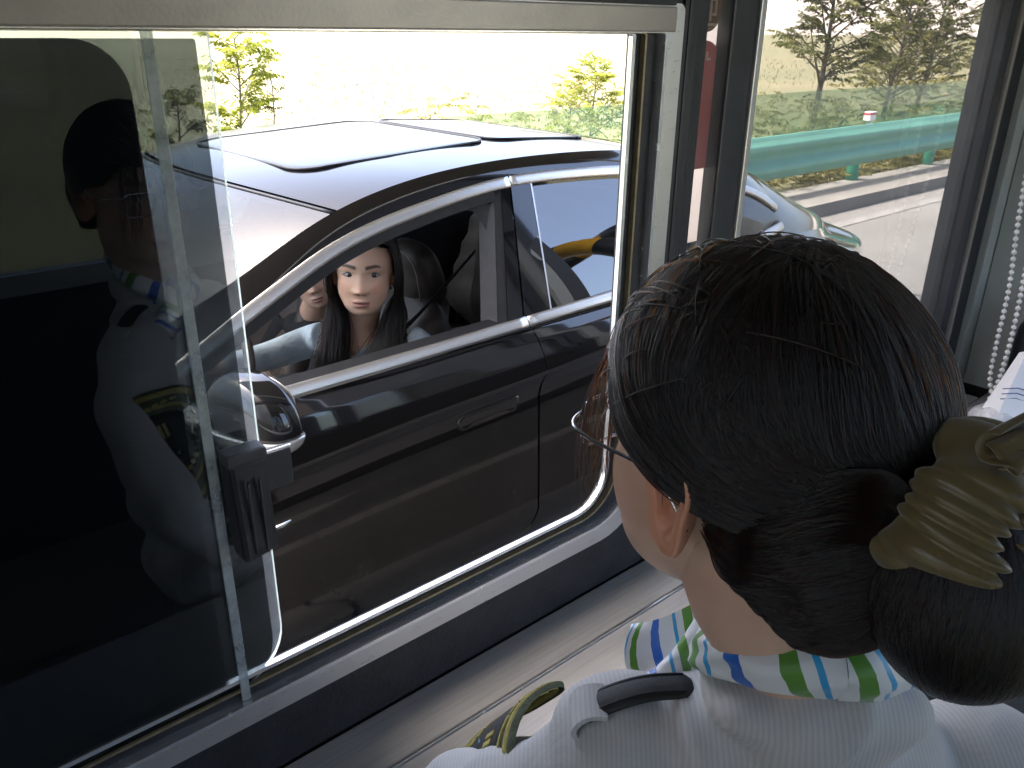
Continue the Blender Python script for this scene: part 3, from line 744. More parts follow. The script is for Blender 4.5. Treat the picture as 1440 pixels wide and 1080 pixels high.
# ---- cabin
box('cabin_floor', .0, 3.3, YC - .72, YC + .72, .30, .34, trim_black, car)
rows = [[(x, gy(.93, x) + .055 + .02 * math.sin(PI * s), .93 - .6 * s) for s in np.linspace(0, 1, 10)] for x in np.linspace(.3, 2.7, 20)]
v, f = gridvf(rows); mir('door_card', v, f, trim_black, car)
v, f = gridvf([[(x, gy(.93, x) - .005 + .06 * s, .945 - .01 * s) for s in (0, .5, 1)] for x in np.linspace(.35, 2.7, 16)]); mir('door_top', v, f, trim_black, car)
dash = []
for y in np.linspace(YC - .76, YC + .76, 20):
    dash.append([(.02, y, .90), (.25, y, .945), (.48, y, .945), (.60, y, .915), (.66, y, .86), (.62, y, .72), (.60, y, .45)])
v, f = gridvf(dash); link_mesh('dashboard', v, f, trim_black, car)
box('rear_bulkhead', 2.75, 2.85, YC - .70, YC + .70, .34, 1.0, trim_black, car)
sw = empty('steering_wheel', (.80, YC - .38, .80)); put(sw, car)
sc_ = np.array([.80, YC - .38, .80]); su = np.array([0, 1, 0.]); sv_ = np.array([.35, 0, .94])
pts = [sc_ + .185 * (math.cos(a) * su + math.sin(a) * sv_) for a in np.linspace(0, 2 * PI, 41)]
v, f = tubevf(pts, .015, 10, cap=False); link_mesh('rim', v, f, leather, sw)
v, f = merge(tubevf([sc_ - su * .18, sc_ + su * .18], .014, 8), tubevf([sc_, sc_ - sv_ * .18], .016, 8), blobvf(sc_, (.03, .075, .06))); link_mesh('hub', v, f, trim_black, sw)
def seat(x, y, name):
    s = empty(name, (x, y, .34)); put(s, car)
    fuse('backrest', [blobvf((x + .0 + .16 * t, y, .50 + .34 * t), (.075 - .015 * t, .24 - .05 * t ** 2, .12)) for t in np.linspace(0, 1, 7)] + [blobvf((x - .03 + .15 * t, y + sgn * (.205 - .05 * t * t), .50 + .31 * t), (.075, .055, .10)) for t in np.linspace(0, 1, 6) for sgn in (-1, 1)], leather, s, .014, 8)
    fuse('cushion', [blobvf((x - .42 + .5 * t, y, .45 - .03 * t), (.12, .25, .085)) for t in np.linspace(0, 1, 6)], leather, s, .016, 8)
    hc = np.array([x + .175, y, 1.005])
    hr = fuse('headrest', [blobvf(hc + [0, 0, .0], (.055, .118, .118), np.array([[.95, 0, .30], [0, 1, 0], [-.30, 0, .95]]), pw=.72), blobvf(hc + [-.012, 0, -.02], (.05, .085, .07), pw=.8)], leather, s, .008, 8)
    for sg_ in (-1, 1):
        v, f = tubevf([hc + [.01, sg_ * .05, -.06], hc + [.0, sg_ * .05, -.2]], .007, 8); link_mesh('headrest_post', v, f, chrome, s)
    # stitching line round the face of the headrest
    pts = []
    for a in np.linspace(0, 2 * PI, 60):
        pts.append(hc + np.array([-.054 + .30 * -.09 * math.sin(a) - .005, .088 * math.copysign(abs(math.cos(a)) ** .7, math.cos(a)), .098 * math.copysign(abs(math.sin(a)) ** .7, math.sin(a))]) )
    v, f = tubevf(pts, .0016, 5, cap=False); link_mesh('stitching', v, f, stitch_m, s)
    pts = [(x - .075 + .16 * t, y - (.165 - .03 * t * t), 0.52 + .33 * t) for t in np.linspace(0, 1, 20)]
    v, f = tubevf(pts, .0016, 5, cap=False); link_mesh('stitching', v, f, stitch_m, s)
    return s
seat(1.33, YC - .37, 'front_seat'); seat(1.33, YC + .37, 'front_seat')
fuse('rear_seat', [blobvf((2.45 + .2 * t, YC + k * .45, .5 + .42 * t), (.09, .5, .14)) for t in np.linspace(0, .8, 4) for k in (-.6, .6)], trim_black, car, .03, 6)

# ================================================================== ROADSIDE
GY = 4.95
gr = empty('guardrail', (10, GY, 0), 'green corrugated steel guardrail along the far edge of the lane', 'guardrail')
prof = [(.00, .775), (.012, .765), (.014, .74), (.075, .70), (.082, .665), (.075, .63), (.012, .59), (.010, .55), (.012, .51), (.075, .47), (.082, .435), (.075, .40), (.014, .36), (.012, .335), (.0, .325)]
xs_ = np.linspace(-30, 130, 81)
rows = [[(x, GY - .09 - p, z) for p, z in prof] for x in xs_]
v, f = gridvf(rows); link_mesh('beam', v, f, guard_green, gr)
v, f = tubevf([(0, GY, -.1), (0, GY, .74)], .07, 14); pm_ = None
for k, x in enumerate(np.arange(1.66, 40, 2.0)):
    if pm_ is None: pm_ = link_mesh('post', v, f, guard_post, gr); pm_.location.x = x + 0; base_post = pm_
    else:
        o = base_post.copy(); C.objects.link(o); o.location.x = x
for k, x in enumerate((9.75, 13.75, 17.75)):
    o = box('delineator', x, x + .14, GY - .06, GY + .02, .80, .90, white_paint, gr, .004); box('delineator_band', x - .002, x + .142, GY - .062, GY + .022, .865, .885, red_paint, o)
    box('delineator_stem', x + .05, x + .09, GY - .04, GY, .70, .80, white_paint, o)
# pale green translucent screen above the beam, standing in for a pane reflection
veil_m = glass('veil_green', (.74, .80, .72), ior=1.02, haze=.13, hazecol=(.50, .66, .52))
scr = box('reflection_veil', 4.0, 60, GY + .42, GY + .425, .5, 1.12, veil_m)
tag(scr, 'pale green translucent screen standing in for a pane reflection behind the guardrail', 'veil')

# striped crash guard on the island behind the booth
def striped_pipe(name, path, r, parent, seglen=.30, start=0):
    path = np.array(path); s = np.r_[0, np.cumsum(np.linalg.norm(np.diff(path, axis=0), axis=1))]; n = int(s[-1] / seglen) + 1
    for k in range(n):
        a, b = k * seglen, min(s[-1], (k + 1) * seglen)
        if b - a < .01: continue
        t = np.linspace(a, b, 8); P = np.stack([np.interp(t, s, path[:, c]) for c in range(3)], 1)
        v, f = tubevf(P, r, 16, cap=(k in (0, n - 1))); link_mesh(name, v, f, yellow_paint if (k + start) % 2 == 0 else dark_paint, parent)
cg = empty('crash_guard', (3.3, .2, .2), 'yellow and black striped pipe crash guard on the island', 'barrier')
def hoop(x, y0, y1, h, r=.3):
    P = [(x, y0, .2)] + [(x, y0 + r - r * math.cos(a), h - r + r * math.sin(a)) for a in np.linspace(0, PI / 2, 10)] + [(x, y1 - r + r * math.sin(a), h - r + r * math.cos(a)) for a in np.linspace(0, PI / 2, 10)] + [(x, y1, .2)]
    return P
striped_pipe('pipe', hoop(3.05, -1.0, 1.02, 1.92, .75), .078, cg)
striped_pipe('pipe', [(3.05, .97, 1.02), (5.2, .80, 1.02), (5.9, .45, .95), (6.0, .0, .9)], .085, cg, start=1)
striped_pipe('pipe', hoop(3.65, -.95, .92, 2.02, .5), .078, cg, start=1)
striped_pipe('pipe', [(3.05, -.92, .62), (3.05, .94, .62)], .085, cg, start=1)

# ---- trees
def leaflet(V, F, p, d, n, L, Wd):
    s = np.cross(d, n); s /= (np.linalg.norm(s) + 1e-9); b = len(V)
    V += [p, p + d * L * .45 + s * Wd, p + d * L + n * (-.12 * L), p + d * L * .45 - s * Wd]; F.append((b, b + 1, b + 2, b + 3))
def compound(V, F, p, d, L, npair, lw):
    up = np.array([0, 0, 1.0])
    for k in range(npair):
        t = (k + .7) / npair; q_ = p + d * L * t + np.array([0, 0, -.22 * L * t * t]); sd = np.cross(d, up); sd /= (np.linalg.norm(sd) + 1e-9)
        for sg_ in (-1, 1):
            dd = d * .45 + sd * sg_ * .8 + np.array([0, 0, -.45 - .3 * random.random()]); dd /= np.linalg.norm(dd)
            nn = np.array([random.gauss(0, .35), random.gauss(0, .35), 1.0]); nn -= dd * (nn @ dd); nn /= np.linalg.norm(nn)
            leaflet(V, F, q_, dd, nn, L * .42 * (1 - .3 * abs(t - .5)) * random.uniform(.8, 1.2), lw * L * random.uniform(.8, 1.2))
    leaflet(V, F, p + d * L + np.array([0, 0, -.22 * L]), d * .8 + np.array([0, 0, -.5]), np.array([0, 0, 1.0]), L * .4, lw * L)
def tree(name, base, h, spread, nb, leafL, m, label, cat='tree', group=None, lean=(0, 0), nleaf=7, z0=.25, npair=5, lw=.085, trunk_r=.02, sub=2):
    base = np.array(base, float); t = empty(name, base, label, cat, group)
    tr = [base + np.array([lean[0] * s * s + .02 * h * math.sin(5 * s + base[0]), lean[1] * s * s + .02 * h * math.cos(4 * s), h * s]) for s in np.linspace(0, 1, 12)]
    parts = [tubevf(tr, [trunk_r * (1 - .85 * s) + .002 for s in np.linspace(0, 1, 12)], 7)]
    V = []; F = []
    def leafs(path, n, sc_=1.0):
        for k in range(n):
            s = .3 + .7 * (k + random.random()) / n; j = s * (len(path) - 1); i = min(int(j), len(path) - 2); p = path[i] + (path[i + 1] - path[i]) * (j - i)
            a = random.uniform(0, 2 * PI); d = np.array([math.cos(a), math.sin(a), random.uniform(-.1, .7)]); d += (path[-1] - path[0]) / (np.linalg.norm(path[-1] - path[0]) + 1e-6) * .8; d /= np.linalg.norm(d)
            compound(V, F, p, d, leafL * random.uniform(.6, 1.15) * sc_, npair, lw)
    for b in range(nb):
        s = z0 + (1 - z0) * (b + random.random() * .8) / nb; s = min(s, .98); j = s * 11; i = min(int(j), 10); p = tr[i] + (tr[i + 1] - tr[i]) * (j - i)
        a = b * 2.4 + random.random(); ln = spread * (1.15 - .75 * s) * random.uniform(.6, 1.15)
        d = np.array([math.cos(a), math.sin(a), random.uniform(.35, .9)]); path = [p + d * ln * u + np.array([0, 0, .12 * ln * u * u]) for u in np.linspace(0, 1, 6)]
        parts.append(tubevf(path, [trunk_r * .45 * (1 - s * .6) * (1 - .8 * u) + .0015 for u in np.linspace(0, 1, 6)], 5)); leafs(path, nleaf)
        for _ in range(sub):
            k = random.randint(2, 4); a2 = a + random.uniform(-1.1, 1.1); d2 = np.array([math.cos(a2), math.sin(a2), random.uniform(.1, .8)])
            p2 = [path[k] + d2 * ln * .5 * u for u in np.linspace(0, 1, 4)]; parts.append(tubevf(p2, [.003, .0025, .002, .0012], 4)); leafs(p2, max(2, nleaf // 2))
    leafs(tr[7:], nleaf)
    v, f = merge(*parts); link_mesh('trunk', v, f, bark, t)
    link_mesh('crown', np.array(V), F, m, t, smooth=False)
    return t
tree('sapling', (3.55, 8.2, -.06), 1.72, .42, 16, .20, leaf_y, 'leafy yellow green sapling left of the car roof', nleaf=6)
tree('sapling', (3.98, 8.4, -.06), 1.52, .20, 8, .11, leaf_d, 'thin dark sapling beside the leafy yellow green one', nleaf=3, sub=1, trunk_r=.012)
tree('sapling', (2.86, 8.0, -.06), 1.25, .28, 9, .19, leaf_d, 'dark sapling seen through the teal tint film', nleaf=4)
tree('shrub', (8.55, 8.2, -.06), 1.32, .62, 18, .17, leaf_y, 'bushy yellow green shrub against the window post', 'shrub', nleaf=6)
tree('shrub', (9.3, 9.4, -.06), 1.05, .6, 14, .16, leaf_o, 'low olive shrub just left of the window post', 'shrub', nleaf=5)
for k, (x, y, h, lb) in enumerate(((6.15, 9.6, .66, 'small weed showing above the middle of the car roof'), (7.6, 9.6, .52, 'pair of tiny weed tips over the rear of the roof'), (8.15, 10.2, .62, 'tiny weed left of the yellow green shrub'))):
    tree('weed', (x, y, -.06), h, .22, 7, .13, leaf_y, lb, 'weed', nleaf=4, sub=1, trunk_r=.008)
tree('roadside_tree', (12.9, 7.4, -.06), 3.1, .95, 30, .27, leaf_d, 'tall open crowned tree at the window pillar side of the guardrail', nleaf=8, trunk_r=.06, z0=.3)
tree('roadside_tree', (16.2, 7.8, -.06), 2.75, .95, 30, .25, leaf_d, 'broad tree with twin tops, middle one behind the guardrail', nleaf=8, trunk_r=.05, z0=.2)
tree('roadside_tree', (17.9, 8.0, -.06), 2.75, 1.0, 30, .25, leaf_d, 'leaning tree just beyond the broad twin topped tree', nleaf=8, trunk_r=.05, z0=.2, lean=(.3, 0))
tree('roadside_tree', (22.3, 8.3, -.06), 2.35, 1.1, 26, .26, leaf_d, 'low sparse tree next to the dark window jamb', nleaf=8, trunk_r=.05, z0=.2)
tree('roadside_tree', (19.9, 9.5, -.06), 2.0, 1.1, 24, .26, leaf_o, 'short olive bush tree set back behind the leaning tree', nleaf=7, trunk_r=.04, z0=.15)
# undergrowth behind the guardrail, one mass
V = []; F = []
for k in range(2600):
    x = random.uniform(5.5, 34); y = random.uniform(5.15, 8.6) ; hh = random.uniform(.05, .55 + .45 * max(0, math.sin(x * .9) * math.cos(x * .37 + y)) + (.25 if y > 6.3 else 0))
    p = np.array([x, y, hh]); a = random.uniform(0, 2 * PI); d = np.array([math.cos(a), math.sin(a), random.uniform(0, .8)]); d /= np.linalg.norm(d)
    compound(V, F, p, d, random.uniform(.14, .26), 4, .10)
for k in range(3400):
    x = random.uniform(6.5, 24); y = random.uniform(5.06, 5.9); p = np.array([x, y, random.uniform(.0, .42 + .12 * math.sin(x * 2.3))]); a = random.uniform(0, 2 * PI); d = np.array([math.cos(a), math.sin(a), random.uniform(0, .9)]); d /= np.linalg.norm(d)
    compound(V, F, p, d, random.uniform(.10, .18), 4, .10)
tag(link_mesh('undergrowth', np.array(V), F, leaf_o, None, smooth=False), 'tangled olive undergrowth behind the green guardrail', 'undergrowth', kind='stuff')
# dry grass in the field
V = []; F = []
for k in range(5000):
    u = random.random(); dist = 9 + 55 * u ** 1.8; a = random.uniform(.05, 1.45); x, y = dist * math.sin(a), dist * math.cos(a)
    if y < 8.2: continue
    hgt = random.uniform(.0, .10); lx, ly = random.gauss(0, .08), random.gauss(0, .08); wd = .004 + .0006 * dist; b = len(V)
    V += [(x - wd, y, -.06), (x + wd, y, -.06), (x + lx, y + ly, hgt)]; F.append((b, b + 1, b + 2))
tag(link_mesh('grass', V, F, grass_m, None, smooth=False), 'dry yellow grass over the field beyond the car', 'grass', kind='stuff')

# ================================================================== PEOPLE
skin_m = bpy.data.materials.new('skin'); skin_m.use_nodes = True
def skin_material(name, tone, lip, brow_shade):
    m = bpy.data.materials.new(name); m.use_nodes = True; n = m.node_tree.nodes; L = m.node_tree.links; p = n['Principled BSDF']
    p.inputs['Roughness'].default_value = .48; p.inputs['Subsurface Weight'].default_value = .22; p.inputs['Subsurface Radius'].default_value = (.010, .0038, .002); p.inputs['Subsurface Scale'].default_value = 1.0
    p.inputs['Specular IOR Level'].default_value = .4
    at_ = n.new('ShaderNodeAttribute'); at_.attribute_name = 'mask'; sp_ = n.new('ShaderNodeSeparateColor'); L.new(at_.outputs['Color'], sp_.inputs[0])
    tc = n.new('ShaderNodeTexCoord'); no = n.new('ShaderNodeTexNoise'); no.inputs['Scale'].default_value = 26; no.inputs['Detail'].default_value = 5; L.new(tc.outputs['Object'], no.inputs['Vector'])
    cr = n.new('ShaderNodeValToRGB'); cr.color_ramp.elements[0].position = .3; cr.color_ramp.elements[1].position = .7
    cr.color_ramp.elements[0].color = (*[c * k for c, k in zip(tone, (.93, .88, .86))], 1); cr.color_ramp.elements[1].color = (*[c * k for c, k in zip(tone, (1.05, 1.05, 1.04))], 1); L.new(no.outputs[0], cr.inputs[0])
    cur = cr.outputs[0]
    for ch, col in ((0, lip), (1, brow_shade), (2, tuple(c * k for c, k in zip(tone, (1.10, .66, .50))))):
        mx_ = n.new('ShaderNodeMix'); mx_.data_type = 'RGBA'; L.new(sp_.outputs[ch], mx_.inputs[0]); L.new(cur, mx_.inputs[6]); mx_.inputs[7].default_value = (*col, 1); cur = mx_.outputs[2]
    L.new(cur, p.inputs['Base Color'])
    nb = n.new('ShaderNodeTexNoise'); nb.inputs['Scale'].default_value = 420; L.new(tc.outputs['Object'], nb.inputs['Vector'])
    bp = n.new('ShaderNodeBump'); bp.inputs['Strength'].default_value = .08; bp.inputs['Distance'].default_value = .002; L.new(nb.outputs[0], bp.inputs['Height']); L.new(bp.outputs[0], p.inputs['Normal'])
    return m
skin_d = skin_material('skin_driver', (.76, .49, .355), (.50, .23, .19), (.030, .020, .016))
skin_a = skin_material('skin_attendant', (.64, .425, .315), (.42, .18, .15), (.03, .022, .02))
hair_black = mat('hair_black', (.010, .0085, .008), .36, var=.3, vscale=50, stretch=(1, 1, .2))
eye_white = mat('eye_white', (.62, .58, .55), .25); iris_m = mat('iris_brown', (.020, .010, .006), .12, coat=1); lash_m = mat('lash', (.012, .009, .008), .6)

def gauss(x, z, cx, cz, sx, sz): return np.exp(-((x - cx) / sx) ** 2 / 2 - ((z - cz) / sz) ** 2 / 2)
HEAD = {}
def head_vf(nu=150, nv=190, brow_h=.027, wide=1.04):
    """face forward +y, up +z, right +x; returns verts, faces, mask (lips, brows plus recess shade, blush)"""
    th = np.linspace(0, 2 * PI, nu, endpoint=False)
    ph = np.linspace(0.0, PI, nv + 1); D = []
    for p in ph:
        for t in th: D.append((math.sin(p) * math.sin(t), math.sin(p) * math.cos(t), math.cos(p)))
    D = np.array(D)
    def ell(c, r):
        c = np.array(c); r = np.array(r); d = D / r; o = -c / r; a = (d * d).sum(1); b = (d * o).sum(1); cc = (o * o).sum() - 1; disc = b * b - a * cc
        return np.where(disc > 0, (-b + np.sqrt(np.maximum(disc, 0))) / a, 0)
    r1 = ell((0, -.012, .030), (.0735 * wide, .094, .091)); r2 = ell((0, .020, -.030), (.0635 * wide, .066, .072)); r3 = ell((0, .038, -.064), (.046 * wide, .046, .040))
    k = 230.0; r = np.log(np.exp(k * r1) + np.exp(k * r2) + np.exp(k * r3)) / k
    P = D * r[:, None]; x, y, z = P.T.copy(); front = np.clip((y - .01) / .03, 0, 1)
    dy = np.zeros(len(x))
    # flatten face plane a little, then features
    dy -= .005 * gauss(np.abs(x), z, .030, .006, .016, .010) * front          # sockets
    dy += .0035 * gauss(np.abs(x), z, .027, .025, .018, .007) * front
    br = np.clip((.022 - z) / .055, 0, 1) * (z > -.036)
    dy += (.003 + .009 * br) * np.exp(-(x / (0.008 + .003 * br)) ** 2 / 2) * np.clip((.026 - z) / .012, 0, 1) * np.clip((z + .040) / .008, 0, 1) * front
    dy += .007 * gauss(x, z, 0, -.030, .0085, .0070) * front
    dy += .0055 * gauss(np.abs(x), z, .0140, -.033, .0052, .0055) * front
    dy -= .004 * gauss(np.abs(x), z, .0065, -.0395, .0035, .0025) * front
    dy += .003 * gauss(np.abs(x), z, .040, -.020, .016, .016) * front
    lw = np.exp(-(x / .0185) ** 4)
    dy += .0052 * lw * np.exp(-((z + .0585 - .0016 * np.exp(-(x / .006) ** 2)) / .0042) ** 2) * front
    dy += .0062 * lw * np.exp(-(x / .017) ** 2) * np.exp(-((z + .0690) / .0050) ** 2) * front
    dy -= .0040 * np.exp(-(x / .021) ** 4) * np.exp(-((z + .0633) / .0013) ** 2) * front
    dy -= .0030 * gauss(x, z, 0, -.0785, .014, .0045) * front
    dy += .0045 * gauss(x, z, 0, -.094, .016, .010) * front
    dy -= .0015 * gauss(x, z, 0, -.0485, .003, .006) * front
    P = np.stack([x, y + dy, z], 1); HEAD['P'] = P
    x2, z2 = x, z
    lipw = np.clip((.0235 - np.abs(x2)) / .004, 0, 1)
    up_edge = -.0548 - .0045 * (np.abs(x2) / .022) ** 1.5 - .0012 * np.exp(-(x2 / .003) ** 2); lo_edge = -.0745 + .0085 * (np.abs(x2) / .0235) ** 2
    lips = lipw * np.clip((up_edge - z2) / .0018 + .5, 0, 1) * np.clip((z2 - lo_edge) / .0018 + .5, 0, 1) * front
    ax = np.abs(x2); bz = brow_h + .0045 * np.sin(np.clip((ax - .012) / .036, 0, 1) * PI * .62) - .002 * np.clip((ax - .034) / .014, 0, 1) ** 2 * 2
    bw = np.interp(ax, [.010, .016, .036, .050], [.0030, .0044, .0036, .0012])
    brow_shade = np.clip((.050 - ax) / .004, 0, 1) * np.clip((ax - .010) / .003, 0, 1) * np.clip(1.6 - np.abs(z2 - bz) / bw, 0, 1) * front * .92
    dark = np.clip(gauss(np.abs(x), z, .0065, -.0405, .0032, .0018) * 1.5, 0, 1) * front  # nostril shade painted in through the same mask as the brows
    mouth = np.exp(-((z + .0633) / (.0010 + .0010 * np.exp(-(x / .010) ** 2))) ** 2) * np.exp(-(x / .019) ** 6) * front  # shade between the lips, painted as a dark line
    brow_shade = np.maximum(brow_shade, np.maximum(dark * .8, mouth * .75))
    brow_shade = np.maximum(brow_shade, .35 * np.clip(gauss(np.abs(x), z, .031, .0135, .013, .0022), 0, 1) * front)
    blush_glow = .30 * gauss(np.abs(x), z, .040, -.022, .014, .014) * front + .25 * gauss(x, z, 0, -.03, .010, .010) * front
    F = []
    for i in range(nv):
        for j in range(nu):
            a = i * nu + j; b = i * nu + (j + 1) % nu; F.append((a, a + nu, b + nu, b))
    return P, F, np.stack([lips, brow_shade, blush_glow], 1)
def ear_vf(side):
    """ear in head local coords, side -1 = left"""
    out = [(.000, -.030), (.010, -.027), (.014, -.015), (.017, .000), (.020, .014), (.016, .026), (.004, .032), (-.008, .029), (-.014, .018), (-.012, .004), (-.010, -.008), (-.009, -.020)]
    c = curve_pts([(a, 0, b) for a, b in out + [out[0]]], 41)[:-1]; n = len(c); V = []; F = []
    ks = [(.70, -.006), (.97, .004), (1.04, .0095), (.98, .0130), (.86, .0105), (.72, .0120), (.56, .0105), (.40, .0045), (.26, .0005), (.12, .0)]
    for k, h in ks:
        for p in c:
            yy = -(p[0] - .000) * k * 1.15; zz = p[2] * k * (1.12 if p[2] < 0 else .98) + (1 - k) * -.004
            flare = .32 * max(0, -yy)            # back edge stands away from the skull
            V.append((side * (.0695 + h + flare), yy - .012, zz - .005))
    for i in range(len(ks) - 1):
        for j in range(n): F.append((i * n + j, i * n + (j + 1) % n, (i + 1) * n + (j + 1) % n, (i + 1) * n + j))
    F.append(tuple(range((len(ks) - 1) * n, len(ks) * n)))
    V += [(side * .074, .0 - .010, -.044 + .0)]; 
    return V[:-1], F
def frame_m(fwd, up=(0, 0, 1), roll=0):
    f_ = np.array(fwd, float); f_ /= np.linalg.norm(f_); u = np.array(up, float); r_ = np.cross(f_, u); r_ /= np.linalg.norm(r_); u = np.cross(r_, f_)
    if roll: r_, u = r_ * math.cos(roll) + u * math.sin(roll), u * math.cos(roll) - r_ * math.sin(roll)
    return np.array([r_, f_, u])           # rows: right, fwd, up ; world = local @ M
def person(name, c, M, scale, skin, neck, label, hands=(), arms=(), **hk):
    """head + neck (+hands) as one mesh"""
    P, F, K = head_vf(**hk); V = [P * scale @ M + c]; FF = list(F); MK = [K]; off = len(P)
    def add(v, f, blush_glow=0.0):
        nonlocal off
        v = np.array(v); V.append(v); FF.extend(tuple(i + off for i in q_) for q_ in f); k = np.zeros((len(v), 3)); k[:, 2] = blush_glow; MK.append(k); off += len(v)
    for sd in (-1, 1):
        v, f = ear_vf(sd); add(np.array(v) * scale @ M + c, f, .6)  # ears reddened, backlit glow put into the skin colour
    v, f = tubevf(curve_pts(neck[0], 14), np.interp(np.linspace(0, 1, 14), np.linspace(0, 1, len(neck[1])), neck[1]), 28); add(v, f)
    for h in hands: add(*h)
    for a_ in arms: add(*tubevf(curve_pts(a_, 20), np.linspace(.014, .021, 20), 12))
    o = link_mesh(name, np.concatenate(V), FF, skin, None)
    ca = o.data.color_attributes.new('mask', 'FLOAT_COLOR', 'POINT'); ca.data.foreach_set('color', np.c_[np.concatenate(MK), np.ones(off)].astype(np.float32).ravel())
    tag(o, label, 'person'); return o
def hand_vf(wrist, direction, palm_n, size=1.0, curl=.6):
    """palm with five bent fingers, one mesh"""
    d = np.array(direction, float); d /= np.linalg.norm(d); n_h = np.array(palm_n, float); n_h -= d * (n_h @ d); n_h /= np.linalg.norm(n_h); s = np.cross(d, n_h); w0 = np.array(wrist, float)
    parts = [blobvf(w0 + d * .045 * size, np.array([.048, .040, .016]) * size, np.array([d, s, n_h]), 18, 12)]
    for k, (o_, L) in enumerate(((-.030, .068), (-.011, .078), (.009, .074), (.028, .060))):
        p = w0 + d * .080 * size + s * o_ * size; pts = [p - d * .012]; ang = 0
        for j in range(3):
            ang += curl * (.5 if j == 0 else .7); dd = d * math.cos(ang) + n_h * math.sin(ang); p = p + dd * L * size * (.45, .31, .24)[j]; pts.append(p)
        parts.append(tubevf(curve_pts(pts, 9), [.0088 * size * (1 - .035 * i) for i in range(9)], 8))
    p = w0 + d * .02 * size - s * .03 * size; pts = [p, p + (d * .5 - s * .7 + n_h * .35) * .035 * size, p + (d * 1.2 - s * .85 + n_h * .8) * .045 * size]
    parts.append(tubevf(curve_pts(pts, 7), .0095 * size, 8)); return merge(*parts)
def eyes(o, c, M, scale, look):
    for sd in (-1, 1):
        HP = HEAD['P']; ii = np.argmin((HP[:, 0] - sd * .0305) ** 2 + (HP[:, 2] - .0085) ** 2 + (HP[:, 1] < 0)); e = np.array([sd * .0305, HP[ii, 1] - .0032, .0085]); A = np.array(M)
        ax = np.array([[1, -.18 * sd, .05 * sd], [.18 * sd, 1, 0], [-.05 * sd, 0, 1.]]) @ A
        v, f = blobvf(e * scale @ M + c, np.array([.0148, .0062, .0064]) * scale, ax, 24, 16); eb = link_mesh('eye', v, f, eye_white, o)
        ic = e + np.array([look[0], .0048, look[1]]); v, f = blobvf(ic * scale @ M + c, np.array([.0066, .0022, .0064]) * scale, ax, 18, 10); link_mesh('iris', v, f, iris_m, eb)
        pts = [(e + np.array([sd * u * .0160, .0048 - 2.2 * (u * .0160) ** 2 * 6, .0062 * (1 - .75 * u * u) - .0022 * u * u - (.0008 if u < 0 else 0)])) * scale @ M + c for u in np.linspace(-1, 1.05, 14)]
        v, f = tubevf(pts, [.0016 * scale * (1 - .55 * abs(u)) for u in np.linspace(-1, 1, 14)], 6); link_mesh('eyelashes', v, f, lash_m, eb)
        pts = [(e + np.array([sd * u * .0150, .0040 - 2.2 * (u * .0150) ** 2 * 6, -.0060 * (1 - .9 * u * u)])) * scale @ M + c for u in np.linspace(-1, 1, 12)]
        v, f = tubevf(pts, .00055 * scale, 5); link_mesh('eyelashes', v, f, lash_m, eb)
def hair_strands(name, curves, rad, m, parent):
    """native hair curves; curves = list of (n,3) arrays"""
    hc = bpy.data.hair_curves.new(name); hc.add_curves([len(c_) for c_ in curves])
    pos = np.concatenate(curves).astype(np.float32); hc.attributes['position'].data.foreach_set('vector', pos.ravel())
    r = hc.attributes.get('radius') or hc.attributes.new('radius', 'FLOAT', 'POINT')
    rr = np.concatenate([rad * np.interp(np.linspace(0, 1, len(c_)), [0, .1, .75, 1], [.8, 1, .9, .25]) for c_ in curves]).astype(np.float32)
    r.data.foreach_set('value', rr)
    hc.materials.append(m); o = bpy.data.objects.new(name, hc); C.objects.link(o)
    if parent: put(o, parent)
    return o
def hair_shader(name, melanin, redness, rough=.32):
    m = bpy.data.materials.new(name); m.use_nodes = True; n = m.node_tree.nodes; n.remove(n['Principled BSDF'])
    h = n.new('ShaderNodeBsdfHairPrincipled'); h.parametrization = 'MELANIN'; h.inputs['Melanin'].default_value = melanin; h.inputs['Melanin Redness'].default_value = redness
    h.inputs['Roughness'].default_value = rough; h.inputs['Radial Roughness'].default_value = .4; h.inputs['Random Color'].default_value = .25; h.inputs['Random Roughness'].default_value = .2
    m.node_tree.links.new(h.outputs[0], n['Material Output'].inputs[0]); return m
hair_d = hair_shader('hair_strands_driver', .995, .4); hair_a = hair_shader('hair_strands_attendant', .985, .4, .36)
hair_red = hair_shader('hair_strands_fringe', .95, .55, .42)

# ------------------------------------------------------------------ driver
dM = frame_m((-.60, -.78, .07), roll=math.radians(2)); dS = 1.13; dC = np.array([1.222, 2.066, 1.087])
nb_ = np.array([1.245, 2.135, .885])
drv = person('person', dC, dM, dS, skin_d, ([dC + np.array([.015, .02, -.03]), dC + np.array([.022, .035, -.10]), nb_ + [0, 0, .03], nb_ + [.0, .01, -.06]], [.050, .047, .052, .075]),
             'long-haired driver in a pale blue cardigan looking out of the car window', hands=[hand_vf((.80, 2.165, .865), (-.75, .1, .3), (.5, .1, -.85), .95, .75), hand_vf((.92, 1.99, .70), (-.9, .2, .2), (.3, .3, -.9), .95, .75)],
             arms=[[nb_ + [0, 0, -.12], (1.145, 2.26, .815), (.985, 2.235, .833), (.79, 2.16, .868)], [nb_ + [0, 0, -.12], (1.31, 2.00, .80), (1.27, 1.945, .66), (1.10, 1.945, .64), (.91, 1.99, .70)]])
eyes(drv, dC, dM, dS, (-.0012, .0))
dl = np.array([.49, -.87, 0]); dfw = np.array([-.87, -.49, 0]); chest = nb_ + np.array([0.0, .02, -.20])
axb = np.array([dl, dfw, [0, 0, 1.0]])
Ls = nb_ + dl * .165 + np.array([.02, 0, -.025]); Rs = nb_ - dl * .165 + np.array([-.01, 0, -.045])
